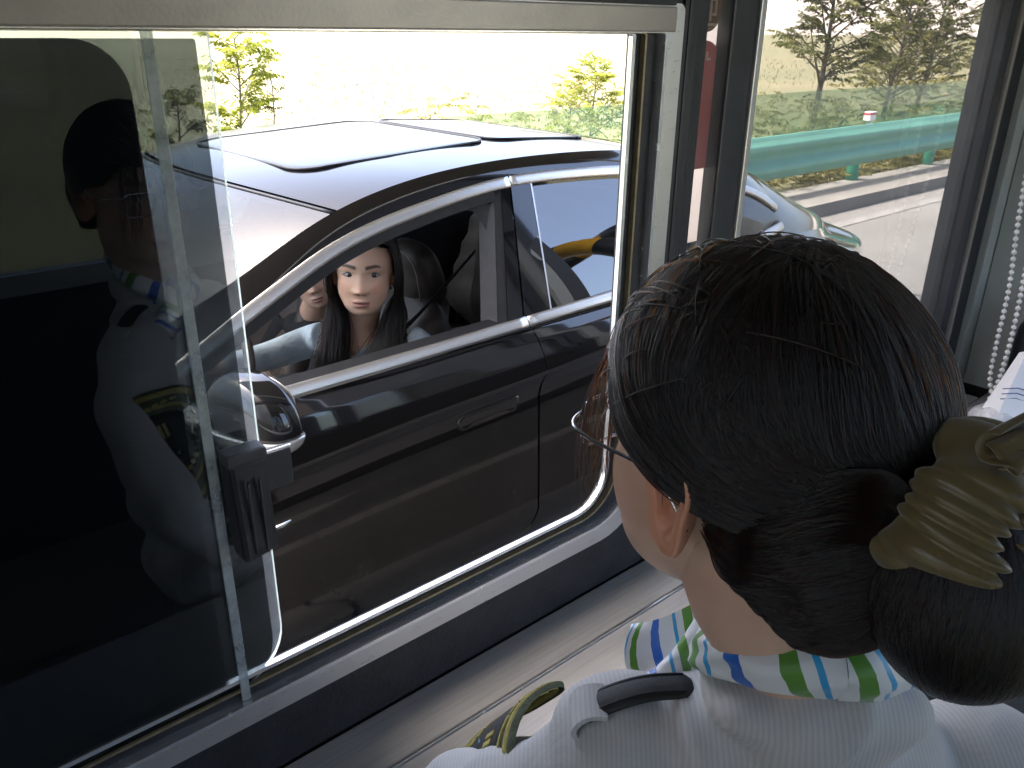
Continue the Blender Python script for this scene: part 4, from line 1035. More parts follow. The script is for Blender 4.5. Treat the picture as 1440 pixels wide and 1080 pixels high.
fuse('cardigan', [blobvf(nb_ + [0, .012, -.070], (.150, .078, .055), axb), blobvf(nb_ + [0, .02, -.03], (.075, .055, .04), axb), blobvf(chest + [0, 0, .02], (.165, .10, .13), axb), blobvf(chest + [.02, .02, -.15], (.15, .105, .16), axb), blobvf(chest + [.04, .04, -.30], (.16, .12, .10), axb),
     tubevf(curve_pts([Ls - dl * .03, Ls + dl * .02 + [0, 0, -.03], (1.27, 1.945, .66), (1.10, 1.945, .64), (.93, 1.985, .70)], 22), np.linspace(.058, .036, 22), 18),
     tubevf(curve_pts([Rs + dl * .03, Rs - dl * .015 + [0, 0, -.015], (.985, 2.235, .835), (.80, 2.165, .868)], 22), np.linspace(.056, .034, 22), 18)], cardigan, drv, .007, 7)
# blouse front, collar edges, belt
rows = []
for t in np.linspace(0, 1, 14):
    z = nb_[2] - .06 - .26 * t; hw = .012 + .060 * t; rows.append([nb_ * [1, 1, 0] + np.array([0, .0, z]) + dl * (u * hw + .01 * t) + dfw * (.078 + .050 * math.sin(min(1, t * 1.5) * PI / 2) - .01 * u * u) for u in np.linspace(-1, 1, 9)])
v, f = gridvf(rows); link_mesh('blouse', v, f, shirt_white, drv)
def ribbon(name, ctrl, wdir, wd, m, parent, n=40, th=.0025):
    P = curve_pts(ctrl, n); wv = np.array(wdir, float); wv /= np.linalg.norm(wv); V = []; F = []
    for i, p in enumerate(P):
        t = P[min(i + 1, n - 1)] - P[max(i - 1, 0)]; t /= np.linalg.norm(t); w_ = wv - t * (wv @ t); w_ /= np.linalg.norm(w_); nn = np.cross(t, w_)
        for a, b in ((-1, -1), (1, -1), (1, 1), (-1, 1)): V.append(p + w_ * a * wd / 2 + nn * b * th / 2)
    for i in range(n - 1):
        for k in range(4): F.append((i * 4 + k, i * 4 + (k + 1) % 4, i * 4 + 4 + (k + 1) % 4, i * 4 + 4 + k))
    F += [(0, 1, 2, 3), tuple(range((n - 1) * 4 + 3, (n - 1) * 4 - 1, -1))]; return link_mesh(name, V, F, m, parent, smooth=False, recalc=True)
b0 = nb_ + dl * .115 + dfw * .03 + np.array([0, 0, .0]); 
ribbon('seat_belt', [(1.60, 2.02, 1.10), (1.45, 2.03, .98), b0 + [.03, 0, .01], nb_ + dl * .07 + dfw * .085 + [0, 0, -.045], nb_ + dl * .0 + dfw * .135 + [0, 0, -.12], nb_ - dl * .07 + dfw * .15 + [0, 0, -.21], nb_ - dl * .13 + dfw * .13 + [0, 0, -.33]], dl * .6 + np.array([0, 0, .8]), .062, belt_black, car)
# driver hair: cap plus long strands on both sides
def cap_mesh(name, c, M, scale, m, parent, keep, grow=1.0, ctr=(0, -.014, .030), rad=(.083, .103, .100)):
    V = []; F = []; nu, nv = 180, 120; ok = []
    for i in range(nv + 1):
        p = PI * i / nv
        for j in range(nu):
            t = 2 * PI * j / nu; d = np.array([math.sin(p) * math.sin(t), math.sin(p) * math.cos(t), math.cos(p)]); V.append((np.array(ctr) + d * np.array(rad) * grow) * scale); ok.append(keep(np.array(ctr) + d * np.array(rad), d))
    for i in range(nv):
        for j in range(nu):
            qd = (i * nu + j, (i + 1) * nu + j, (i + 1) * nu + (j + 1) % nu, i * nu + (j + 1) % nu)
            if all(ok[k] for k in qd): F.append(qd)
    return link_mesh(name, np.array(V) @ M + c, F, m, parent)
def keep_d(p, d):
    return not (p[1] > .012 and p[2] < .092 - .35 * abs(p[0]) and abs(p[0]) < .074) and p[2] > -.075
cap_mesh('hair', dC, dM, dS, hair_black, drv, keep_d)
cur = []
for k in range(8500):
    sd = -1 if random.random() < .5 else 1
    # root along the centre part, then over the temple, beside the cheek, down to the chest
    ry = random.uniform(-.075, .078); ang = random.random()
    root = np.array([sd * .004 * random.random(), ry, .030 + .103 * math.sqrt(max(0, 1 - ((ry + .014) / .106) ** 2))])
    back = (ry + .075) / .153                          # 1 at the forehead, 0 at the crown
    ycheek = -.055 + .082 * back + random.gauss(0, .006) - (.022 * random.random() if sd < 0 else 0); lift = random.uniform(.0, .008)
    p1 = np.array([sd * (.058 + lift), ry * .72 + .0, .098 - .012 * back]); p2 = np.array([sd * (.081 + lift), ycheek + .012, .035]); p3 = np.array([sd * (.083 + lift + random.gauss(0, .002)), ycheek, -.045])
    p4 = np.array([sd * (.076 + random.gauss(0, .010)), ycheek - .006 + random.gauss(0, .008), -.125])
    L = random.uniform(.20, .31); zend = -L
    lp = [root, p1, p2, p3, p4]
    w4 = (p4 * dS) @ dM + dC
    fwd = .020 + .02 * back if sd > 0 else .03 + .035 * back
    e = w4 + dfw * fwd * 1.1 + dl * random.gauss(0, .012 if sd > 0 else .022) + np.array([0, 0, -.11 * L / .27]) ; e2 = e + dfw * .02 + np.array([0, 0, -.09 * L / .27])
    W_ = [(np.array(p) * dS) @ dM + dC for p in lp] + [e, e2]
    cur.append(cpts(W_, 14))
hair_strands('hair_strands', cur, .0009, hair_d, drv)

# ------------------------------------------------------------------ passenger
pC = np.array([1.345, 2.62, .925]); pM = frame_m((-.55, -.80, .10), roll=math.radians(-14)); pnb = np.array([1.40, 2.74, .76])
psg = person('person', pC, pM, 1.0, skin_d, ([pC + np.array([.015, .02, -.03]), pC + np.array([.03, .05, -.09]), pnb], [.05, .048, .06]), 'dark-clothed passenger leaning behind the driver, only mouth and chin showing', hands=[hand_vf((1.05, 2.75, .52), (-.9, -.1, -.2), (0, 0, -1), .95, .5), hand_vf((1.05, 2.98, .52), (-.9, -.1, -.2), (0, 0, -1), .95, .5)],
             arms=[[pnb, pnb + [-.02, -.14, -.08], (1.28, 2.56, .55), (1.04, 2.75, .52)], [pnb, pnb + [-.02, .18, -.08], (1.28, 2.98, .52), (1.04, 2.98, .52)]])
eyes(psg, pC, pM, 1.0, (0, 0))
cap_mesh('hair', pC, pM, 1.0, hair_black, psg, keep_d, 1.02)
fuse('jacket', [blobvf(pnb + [0, .02, -.08], (.10, .18, .07)), blobvf(pnb + [.03, .04, -.24], (.12, .17, .18)), blobvf(pnb + [.05, .06, -.38], (.14, .17, .10)), tubevf([pnb + [-.02, -.14, -.08], (1.28, 2.56, .55), (1.05, 2.75, .52)], [.065, .055, .04], 14), tubevf([pnb + [-.02, .18, -.08], (1.28, 2.98, .52), (1.05, 2.98, .52)], [.065, .055, .04], 14)], black_cloth, psg, .010, 6)

# ------------------------------------------------------------------ attendant
aS = 1.05; aM = frame_m((math.sin(math.radians(5)), math.cos(math.radians(5)), -.05)); aC = np.array([.438, .268, 1.495])
def AL(p): return (np.array(p, float) * aS) @ aM + aC          # head local -> world
nk = np.array([.467, .209, 1.312]); tl = np.array([-.74, .67, 0]); tl /= np.linalg.norm(tl); tf = np.array([.67, .74, 0]); tf /= np.linalg.norm(tf); axt = np.array([-tl, tf, [0, 0, 1.0]])
shL = np.array([.390, .305, 1.236]); shR = nk - tl * .155 + np.array([0, 0, -.085])
elL = np.array([.428, .518, .938]); wrL = np.array([.60, .43, .86]); elR = np.array([.72, .06, 1.0]); wrR = np.array([.80, .36, .86])
att = person('person', aC, aM, aS, skin_a, ([AL((0, -.02, -.02)), AL((0, -.030, -.09)), nk + [0, 0, .03], nk + [0, 0, -.06]], [.058, .053, .054, .060]),
             'booth attendant with pinned-up black hair and striped scarf, seen from behind',
             hands=[hand_vf(wrL, (.85, -.35, -.30), (.2, .1, -1), .95, .35), hand_vf(wrR, (.7, .6, -.25), (.2, .1, -1), .95, .35)],
             arms=[[nk + [0, 0, -.12], shL + [0, 0, -.02], elL, wrL + [.01, .005, 0]], [nk + [0, 0, -.12], shR + [0, 0, -.02], elR, wrR + [.01, .01, 0]]])
eyes(att, aC, aM, aS, (0, 0))
# shirt
shirt = bpy.data.materials.new('uniform_shirt'); shirt.use_nodes = True; n_ = shirt.node_tree.nodes; L_ = shirt.node_tree.links; p_ = n_['Principled BSDF']; p_.inputs['Roughness'].default_value = .8
p_.inputs['Sheen Weight'].default_value = .15
tc = n_.new('ShaderNodeTexCoord'); mp = n_.new('ShaderNodeMapping'); mp.inputs['Rotation'].default_value = (0, 0, math.atan2(tl[1], tl[0])); mp.vector_type = 'TEXTURE'; L_.new(tc.outputs['Object'], mp.inputs[0])
wv = n_.new('ShaderNodeTexWave'); wv.inputs['Scale'].default_value = 90; wv.inputs['Distortion'].default_value = 1.2; wv.inputs['Detail'].default_value = 2; wv.inputs['Detail Scale'].default_value = .6; L_.new(mp.outputs[0], wv.inputs[0])
cr = n_.new('ShaderNodeValToRGB'); cr.color_ramp.elements[0].color = (.43, .425, .415, 1); cr.color_ramp.elements[1].color = (.50, .495, .48, 1); L_.new(wv.outputs[0], cr.inputs[0]); L_.new(cr.outputs[0], p_.inputs['Base Color'])
no = n_.new('ShaderNodeTexNoise'); no.inputs['Scale'].default_value = 16; no.inputs['Detail'].default_value = 5; no.inputs['Distortion'].default_value = 1.5; L_.new(tc.outputs['Object'], no.inputs[0])
bp = n_.new('ShaderNodeBump'); bp.inputs['Strength'].default_value = .18; bp.inputs['Distance'].default_value = .012; L_.new(no.outputs[0], bp.inputs['Height']); L_.new(bp.outputs[0], p_.inputs['Normal'])
sh = fuse('shirt', [blobvf(nk + [0, 0, .008] - tf * .008, (.076, .072, .032), axt), blobvf(nk + [0, 0, .020] - tf * .040, (.072, .040, .030), axt), blobvf(nk + [0, 0, -.045], (.105, .075, .05), axt), blobvf(nk + [0, 0, -.095], (.165, .095, .065), axt), blobvf(nk + [0, 0, -.20], (.185, .115, .13), axt), blobvf(nk + [.01, .01, -.36], (.17, .115, .16), axt), blobvf(nk + [.02, .02, -.52], (.175, .12, .12), axt),
     blobvf(shL, (.062, .062, .058)), blobvf(shR, (.062, .062, .058)),
     tubevf(curve_pts([shL + tl * -.02, shL + tl * .02 + [0, 0, -.04], elL, (elL + wrL) / 2 + [.0, 0, .0], wrL], 30), np.interp(np.linspace(0, 1, 30), [0, .3, .55, 1], [.060, .058, .050, .036]), 20),
     tubevf(curve_pts([shR + tl * .02, shR - tl * .02 + [0, 0, -.04], elR, (elR + wrR) / 2, wrR], 30), np.interp(np.linspace(0, 1, 30), [0, .3, .55, 1], [.060, .056, .050, .036]), 20)], shirt, att, .006, 5)
# pulled folds: displace along normals with a stretched pattern
me = sh.data; co = np.zeros(len(me.vertices) * 3); me.vertices.foreach_get('co', co); co = co.reshape(-1, 3); nr = np.zeros(len(me.vertices) * 3); me.vertices.foreach_get('normal', nr); nr = nr.reshape(-1, 3)
a_ = (co - nk) @ tl; b_ = (co - nk) @ tf; c_ = co[:, 2] - nk[2]
fold = .0045 * np.sin(a_ * 34 + c_ * 30 + 1.9 * np.sin(b_ * 24)) * np.clip(-c_ / .08, 0, 1) + .0060 * np.exp(-(((a_ - .085) + .55 * (c_ + .10) + .02 * np.sin(c_ * 40)) / .010) ** 2) + .0055 * np.exp(-(((a_ - .055) - .5 * (c_ + .08)) / .009) ** 2) - .004 * np.exp(-(((a_ - .070) + .2 * (c_ + .10)) / .012) ** 2) + .0045 * np.exp(-((a_ - .03 - .3 * (-c_ - .05)) / .012) ** 2) * np.clip(-c_ / .05, 0, 1) + .003 * np.sin(a_ * 20 - c_ * 60)
co += nr * fold[:, None]; me.vertices.foreach_set('co', co.ravel()); me.update()
# scarf with blue and green stripes
scm = bpy.data.materials.new('striped_silk'); scm.use_nodes = True; n_ = scm.node_tree.nodes; L_ = scm.node_tree.links; p_ = n_['Principled BSDF']; p_.inputs['Roughness'].default_value = .38; p_.inputs['Sheen Weight'].default_value = .2
uvn = n_.new('ShaderNodeUVMap'); sx = n_.new('ShaderNodeSeparateXYZ'); L_.new(uvn.outputs[0], sx.inputs[0])
m1 = n_.new('ShaderNodeMath'); m1.operation = 'MULTIPLY_ADD'; m1.inputs[1].default_value = .35; L_.new(sx.outputs[1], m1.inputs[0]); L_.new(sx.outputs[0], m1.inputs[2])
m2 = n_.new('ShaderNodeMath'); m2.operation = 'FRACT'; L_.new(m1.outputs[0], m2.inputs[0])
cr = n_.new('ShaderNodeValToRGB'); cr.color_ramp.interpolation = 'CONSTANT'; els = cr.color_ramp.elements; els[0].position = 0; els[0].color = (.70, .72, .72, 1); els[1].position = .20; els[1].color = (.012, .12, .52, 1)
for pz, col in ((.36, (.70, .72, .72, 1)), (.66, (.10, .27, .035, 1)), (.80, (.70, .72, .72, 1)), (.90, (.02, .32, .62, 1)), (.955, (.70, .72, .72, 1))):
    e = els.new(pz); e.color = col
L_.new(m2.outputs[0], cr.inputs[0]); L_.new(cr.outputs[0], p_.inputs['Base Color'])
scarf = empty('scarf_group', nk); bpy.data.objects.remove(scarf)
V = []; UV = []; F = []; nu, nv = 120, 20
cN = nk + np.array([-.006, .006, .032])
for i in range(nu + 1):
    a = 2 * PI * i / nu; dr = -tl * math.sin(a) * .064 - tf * math.cos(a) * .062     # a=0 at the nape
    zb = .040 * math.cos(a)
    for j in range(nv):
        b = 2 * PI * j / (nv - 1) + PI; fo = 1 + .20 * math.sin(3 * b + 2.2 * a) + .14 * math.sin(7 * a + b) + .10 * math.sin(5 * b - 11 * a)
        rr = .012 * fo; hh = .019 * (1 + .15 * math.sin(2 * a + .5))
        V.append(cN + dr * (1 + rr / .062 * math.cos(b)) + np.array([0, 0, zb + hh * math.sin(b)])); UV.append((a / (2 * PI) * 5.5 + .30, j / (nv - 1) * 1.5))
for i in range(nu):
    for j in range(nv - 1): F.append((i * nv + j, i * nv + j + 1, (i + 1) * nv + j + 1, (i + 1) * nv + j))
sf = link_mesh('scarf', V, F, scm, att, uv=UV)
# loose end of the scarf over the left collarbone
rows = []; uvs = []
for i, t in enumerate(np.linspace(0, 1, 30)):
    p = nk + tl * (.055 + .060 * t) + tf * (.055 + .015 * t) + np.array([0, 0, .030 - .075 * t - .02 * math.sin(t * PI)])
    for j, u in enumerate(np.linspace(-1, 1, 12)):
        rows.append(p + tf * u * (.032 + .010 * t) + tl * .004 * math.sin(u * 5 + t * 6) + np.array([0, 0, .012 * math.cos(u * 4 + t * 3)])); uvs.append((t * 1.7 + .15, u * .5))
v, f = gridvf(np.array(rows).reshape(30, 12, 3)); link_mesh('scarf_end', v, f, scm, sf, uv=uvs)
# epaulette on the left shoulder
ep_m = mat('epaulette_black', (.014, .015, .014), .7, var=.4, vscale=50, bump=.08, bscale=300)
e0 = nk + tl * .078 + np.array([0, 0, -.010]) + tf * .012; e1 = nk + tl * .160 + np.array([0, 0, -.036]) + tf * .010
epc = curve_pts([e0 + [0, 0, .0], e0 * .6 + e1 * .4 + [0, 0, .008], e0 * .25 + e1 * .75 + [0, 0, .006], e1], 30)
v, f = tubevf(epc, np.interp(np.linspace(0, 1, 30), [0, .06, .94, 1], [.007, .0130, .0140, .009]), 24, flat=.32); ep = link_mesh('epaulette', v, f, ep_m, att)
for of in (-.0085, .0085):
    v, f = tubevf([p + tf * of + np.array([0, 0, 0.0044 - .0012 * (abs(of) > .001)]) for p in epc[2:-2]], .0012, 6); link_mesh('epaulette_ridge', v, f, black_cloth, ep)
ribbon('epaulette_loop', [e1 + tl * -.018 + [0, 0, .010], e1 + tl * -.002 + [0, 0, .008], e1 + tl * .006 + [0, 0, -.006], e1 + tl * -.002 + [0, 0, -.016]], tf, .034, shirt, ep, 16, .004)
# sleeve badge
arm_dir = (elL - shL); arm_dir /= np.linalg.norm(arm_dir)
out_d = np.array([-.80, .42, .42]); out_d -= arm_dir * (out_d @ arm_dir); out_d /= np.linalg.norm(out_d); sd_ = np.cross(arm_dir, out_d)
ba = shL + arm_dir * .184
badge_c = mat('badge_green', (.10, .125, .075), .7, var=.3, vscale=90, bump=.4, bscale=500); badge_y = mat('badge_gold', (.50, .43, .12), .6, var=.25, vscale=120, bump=.5, bscale=600); badge_b = mat('badge_blue', (.16, .38, .50), .6, var=.15, vscale=90)
badge_k = mat('badge_black', (.012, .013, .013), .7, var=.3, vscale=60)
def badge_pt(u, v_, off):      # wrap on the sleeve
    u, v_ = u * 2.0, v_ * 1.95; ang = u / .062; return ba + arm_dir * v_ + (out_d * math.cos(ang) + sd_ * math.sin(ang)) * (.0700 + off)
def badge_shape(k, cut=0.0):
    L = []
    for (a, b) in ((-.040, -.044), (-.020, -.050), (0, -.053), (.020, -.050), (.040, -.044), (.044, -.015), (.041, .015), (.028, .038), (0, .054), (-.028, .038), (-.041, .015), (-.044, -.015)): L.append((a * k, b * k))
    return L
def badge_layer(name, k, off, m, parent, k_in=None):
    sh_ = curve_pts([(a, b) for a, b in badge_shape(1) + [badge_shape(1)[0]]], 61)[:-1]; n = len(sh_); V = []; F = []
    ks = [(k, -.003), (k, off)] + ([(k_in, off), (k_in, -.003)] if k_in else [(k * q_, off) for q_ in (.8, .6, .4, .2)])
    for kk, of in ks:
        for a, b in sh_: V.append(badge_pt(a * kk, b * kk, of))
    for i in range(len(ks) - 1):
        for j in range(n): F.append((i * n + j, i * n + (j + 1) % n, (i + 1) * n + (j + 1) % n, (i + 1) * n + j))
    if not k_in: F.append(tuple(range((len(ks) - 1) * n, len(ks) * n)))
    return link_mesh(name, V, F, m, parent, recalc=True)
bd = badge_layer('sleeve_badge', 1.0, .0025, badge_c, att); badge_layer('badge_border', .95, .0042, badge_y, bd, .87); badge_layer('badge_ring', .74, .0040, badge_y, bd, .69); badge_layer('badge_field', .62, .0035, badge_k, bd)
def badge_mark(u0, u1, v0, v1, m):
    V = [badge_pt(u, v_, o_) for o_ in (.003, .0048) for u, v_ in ((u0, v0), (u1, v0), (u1, v1), (u0, v1))]
    link_mesh('badge_mark', V, [(3, 2, 1, 0), (4, 5, 6, 7), (0, 1, 5, 4), (1, 2, 6, 5), (2, 3, 7, 6), (3, 0, 4, 7)], m, bd, smooth=False)
for k in range(-4, 5): badge_mark(k * .0062 - .0022, k * .0062 + .0022, -.0395, -.0375, badge_y)
badge_mark(-.012, -.004, -.020, -.012, badge_y); badge_mark(.004, .006, -.022, -.010, badge_y); badge_mark(.0075, .0095, -.022, -.010, badge_y); badge_mark(.011, .013, -.022, -.010, badge_y); badge_mark(-.014, .014, .004, .007, badge_b)
for k in range(5):
    badge_mark(-.024 + k * .0035, -.021 + k * .0035, .012 + k * .0035, .0155 + k * .0035, badge_y); badge_mark(.021 - k * .0035, .024 - k * .0035, .012 + k * .0035, .0155 + k * .0035, badge_y)
# hair cap
aR = np.array([.0845, .1055, .101]); aO = np.array([0, -.014, .030])
def zline(y): return np.interp(y, [-.13, -.08, -.045, -.022, .02, .05, .08, .11], [-.10, -.088, -.040, .018, .016, .024, .060, .085])
hair_base = mat('hair_base', (.006, .005, .0045), .75, spec=.15, var=.3, vscale=60)
cap_mesh('hair', aC, aM, aS, hair_base, att, lambda p, d: p[2] > zline(p[1]), .985, aO, aR)
fuse('hair_bun', [blobvf(AL(p), r) for p, r in (((-.024, -.066, -.014), (.036, .036, .036)), ((-.032, -.060, -.034), (.032, .032, .026)), ((.005, -.098, -.020), (.052, .042, .045)), ((-.010, -.098, -.040), (.040, .030, .028)), ((.0, -.146, -.012), (.046, .042, .046)), ((-.004, -.150, -.034), (.048, .042, .038)), ((.0, -.125, -.038), (.036, .034, .030)), ((-.014, -.090, -.044), (.038, .028, .022)), ((.022, -.092, -.046), (.042, .034, .028)),  ((.030, -.080, -.040), (.040, .040, .035)))], hair_base, att, .005, 6)
def surf(d, off=0.0):
    d = np.array(d, float); d /= np.linalg.norm(d); return AL((aO + d * aR * (1 + off)))
def sphpath(dirs, n, offs):
    P = cpts(dirs, n); P /= np.linalg.norm(P, axis=1)[:, None]; return (aO + P * aR * (1 + np.asarray(offs)[:, None])) * aS @ aM + aC
cur = []; red = []
LK = []
for q_ in range(150):      # combed locks that strands belong to
    LK.append((-1 if random.random() < .72 else 1, random.uniform(-.55, .98), random.gauss(0, 1), random.uniform(.0, .026), random.uniform(.0, 6.28), random.uniform(-1.75, 1.35), random.random(), random.gauss(0, 1)))
for k in range(30000):
    sd, ry, j, lo_, lp_, az, lr, lg = LK[random.randrange(150)] if k % 5 < 2 else (-1 if random.random() < .72 else 1, random.uniform(-.55, .98), random.gauss(0, 1), random.uniform(.0, .020), random.uniform(.0, 6.28), random.uniform(-1.75, 1.35), random.random(), random.gauss(0, 1)); jt = random.gauss(0, 1)
    ry = min(.985, max(-.6, ry + .030 * jt)); root = np.array([sd * random.uniform(0, .10) + .12, ry, math.sqrt(max(.02, 1 - ry * ry))]); fr_ = (ry + .55) / 1.53
    if random.random() < .20: root = np.array([sd * random.uniform(.1, .8), random.uniform(-.7, .2), random.uniform(.1, .9)]); fr_ *= .3
    jj = j + .25 * random.gauss(0, 1)
    side = np.array([sd * .95, -.30 + .98 * fr_ + .04 * jj, .42 - .10 * fr_])
    low = np.array([sd * .95, -.42 + .72 * fr_ ** 1.6 + .05 * jj, .11 - .14 * fr_ + .03 * lg])
    low2 = np.array([sd * .72, -.70 + .30 * fr_, -.20 - .10 * lr + .22 * (1 - fr_)])
    end = np.array([sd * .05 + .06 * lg, -1.0, -.16 + random.gauss(0, .05)])
    dirs = [root, side, low, low2, end]
    if k % 2:      # crown to nape
        fr_ = 0; az = az + .022 * jt; ry = -.15 + .3 * lr - .25 + .05 * random.random(); root = np.array([random.uniform(-.12, .22), ry, math.sqrt(1 - ry * ry)])
        lv = .30 * lr + .03 * random.random(); dirs = [root, root * .5 + np.array([math.sin(az) * .50, -math.cos(az) * .40, .34]), np.array([math.sin(az) * .86, -math.cos(az) * .62 - .26, .34 + lv - .30 * abs(math.sin(az))]), np.array([math.sin(az) * .58, -.86, .08 + lv * .5 - .16 * abs(math.sin(az))]), end]
    n = 16; s_ = np.linspace(0, 1, n)
    offs = .004 + .034 * random.random() + lo_ * np.sin(s_ * PI) + .008 * np.sin(s_ * 7 + lp_)
    if fr_ > .78: offs = offs + .010 * np.sin(s_ * PI)
    (red if (random.random() < .10 + .45 * max(0, fr_ - .35)) else cur).append(sphpath(dirs, n, offs))
for k in range(320):      # flyaways
    a = random.uniform(-1, 1); root = np.array([random.uniform(-.9, .5), random.uniform(-.4, .9), random.uniform(.35, 1.0)]); d = root + np.array([random.gauss(0, .35), random.gauss(.1, .35), random.gauss(-.2, .3)])
    am_ = random.uniform(.01, .055); c_ = np.array([surf(root + (d - root) * t, .02 + am_ * math.sin(t * 2.6)) for t in np.linspace(0, 1, 8)]); (red if root[1] > .3 else cur).append(c_)
for k in range(36):      # fringe hanging past the far temple
    x0 = random.uniform(-.050, -.020); p = [(x0, .070, .065), (x0 - .008, .080, .035), (x0 - .013 + random.gauss(0, .003), .086, -.005), (x0 - .016 + random.gauss(0, .004), .085 + random.gauss(0, .003), -.030 - .040 * random.random())]
    red.append(cpts(p, 12) * aS @ aM + aC)
for k in range(9000):     # nape hair drawn up to the scrunchie
    sd = -1 if random.random() < .75 else 1; u = random.uniform(-1.1, 1); j = random.gauss(0, 1)
    up_ = max(u, 0); p0 = np.array([sd * (.060 - .022 * up_), -.034 - .024 * up_, -.028 - .034 * u]) + np.array([0, .004 * j, .003 * random.gauss(0, 1)])
    p1 = np.array([sd * (.076 - .015 * up_), -.066 - .030 * up_, -.036 - .030 * u + .02 * random.random()]); p2 = np.array([sd * (.048 - .006 * up_), -.112 - .010 * up_, -.024 - .036 * u + .03 * random.random()]); p3 = np.array([sd * .020, -.140, -.012 + .018 * random.gauss(0, 1) * .6])
    cur.append(cpts([p0, p1, p2, p3], 14) * aS @ aM + aC)
for k in range(3600):     # gathered hair hanging under the scrunchie
    a0 = random.uniform(0, 2 * PI); cb = np.array([-.003, -.148, -.024]); tw = random.uniform(-.3, .3); c_ = []
    for t in np.linspace(-1.2, 1.25, 16):
        d = np.array([math.cos(a0 + tw * t) * math.cos(t), math.sin(a0 + tw * t) * math.cos(t), -math.sin(t)]); c_.append(AL(cb + d * np.array([.051, .047, .057]) * (1 + .010 * math.sin(t * 6 + k))))
    cur.append(np.array(c_))
hair_strands('hair_strands', cur, .00045, hair_a, att); hair_strands('fringe_strands', red, .00038, hair_red, att)
for o in bpy.data.objects:
    if o.name.startswith('fringe_strands'): o['label'] = 'reddish brown fringe strands'
# glasses
gl = empty('glasses', AL((0, .105, .008)), 'thin silver framed glasses worn by the attendant', 'glasses')
gm = mat('silver_wire', (.72, .72, .74), .2, 1.0)
for sd in (-1, 1):
    lp = rrect(sd * .034 - .025, sd * .034 + .025, -.016, .018, .012, 6); pts = [AL((p[0], .091 - .10 * max(0, abs(p[0]) - .03), p[1])) for p in lp]; v, f = tubevf(pts + [pts[0]], .0011, 8); rim = link_mesh('rim', v, f, gm, gl)
    nL = len(pts); cen = np.mean(pts, axis=0); link_mesh('lens', list(pts) + [cen], [(i, (i + 1) % nL, nL) for i in range(nL)], glass_clear, rim)
    v, f = tubevf(curve_pts([AL((sd * .059, .087, .012)), AL((sd * .0725, .080, .012)), AL((sd * .081, .03, .010)), AL((sd * .084, -.012, .006)), AL((sd * .080, -.028, -.018))], 24), .0013, 8); link_mesh('temple_arm', v, f, gm, gl)
v, f = tubevf(curve_pts([AL((-.009, .092, .008)), AL((0, .096, .011)), AL((.009, .092, .008))], 8), .0011, 8); link_mesh('bridge', v, f, gm, gl)
# scrunchie
satin = mat('olive_satin', (.120, .086, .026), .26, 0, var=.15, vscale=26, bump=.10, bscale=60); satin.node_tree.nodes['Principled BSDF'].inputs['Sheen Weight'].default_value = .5
scu = empty('scrunchie', AL((0, -.132, .010)), 'ruffled olive satin scrunchie round the attendant\'s gathered hair', 'scrunchie')
axn = np.array([.12, -.95, -.22]); axn /= np.linalg.norm(axn); au = np.cross(axn, [0, 0, 1.0]); au /= np.linalg.norm(au); av = np.cross(axn, au)
V = []; F = []; nu, nv = 260, 36; cb = np.array([.004, -.137, .010]); pr = [random.uniform(0, 6.28) for _ in range(8)]
for i in range(nu):
    a = 2 * PI * i / nu
    gat = a * 11 + 2.1 * math.sin(2 * a + pr[5]) + 1.3 * math.sin(5 * a + pr[6]); rid = abs(math.sin(gat)) ** .8 - .55
    for j in range(nv):
        b = 2 * PI * j / nv
        fo = 1 + .30 * rid * (.2 + .8 * abs(math.sin(1.5 * a + pr[7]))) * (.6 + .4 * math.cos(b - .6)) + .16 * math.sin(3 * a + pr[0] + .9 * math.sin(b)) + .12 * math.sin(7 * a + pr[1] + 1.5 * math.cos(b + pr[2])) + .07 * math.sin(13 * a + pr[3] + 2 * b) * (.5 + .5 * math.sin(2 * a + pr[4]))
        rad = .040 + .0100 * fo * math.cos(b); V.append(AL(cb + (au * math.cos(a) + av * math.sin(a)) * rad + axn * .024 * fo * math.sin(b)))
for i in range(nu):
    for j in range(nv): F.append((i * nv + j, i * nv + (j + 1) % nv, ((i + 1) % nu) * nv + (j + 1) % nv, ((i + 1) % nu) * nv + j))
link_mesh('band', V, F, satin, scu)
# gathered frill on the side away from the ear: irregular hanging folds
V = []; F = []; nu, nv = 320, 18; rc = np.array([.014, -.166, .030]); ph_ = 0.0; phs = []
for i in range(nu): ph_ += .14 + .10 * (math.sin(i * .045 + 1) + .6 * math.sin(i * .11)); phs.append(ph_)
for i in range(nu):
    t = i / (nu - 1)
    for j in range(nv):
        s_j = j / (nv - 1); fo = math.sin(phs[i] + .5 * s_j); fo2 = math.cos(phs[i] * .5 + 1.1)
        p = rc + np.array([-.030 + .058 * s_j + .006 * fo2 * (1 - s_j), .012 - .016 * s_j - .012 * math.sin(PI * t) + .0090 * fo * (1.1 - .7 * s_j) , .042 - .082 * t + .0055 * fo2 * (1 - s_j) + .020 * (s_j - .4) * (1 - 1.6 * t) + .0025 * math.sin(phs[i] * 2)])
        V.append(AL(p))
for i in range(nu - 1):
    for j in range(nv - 1): a = i * nv + j; F.append((a, a + nv, a + nv + 1, a + 1))
rf = link_mesh('ruffle', V, F, satin, scu); md_ = rf.modifiers.new('t', 'SOLIDIFY'); md_.thickness = .0014
jewel = mat('clear_bead', (.25, .25, .25), .05, .6, coat=1)
v, f = blobvf(AL((-.034, -.124, .006)), (.0070, .0070, .0070)); link_mesh('bead', v, f, jewel, scu)
v, f = blobvf(AL((-.036, -.122, -.006)), (.0055, .0055, .0055)); link_mesh('bead', v, f, jewel, scu)

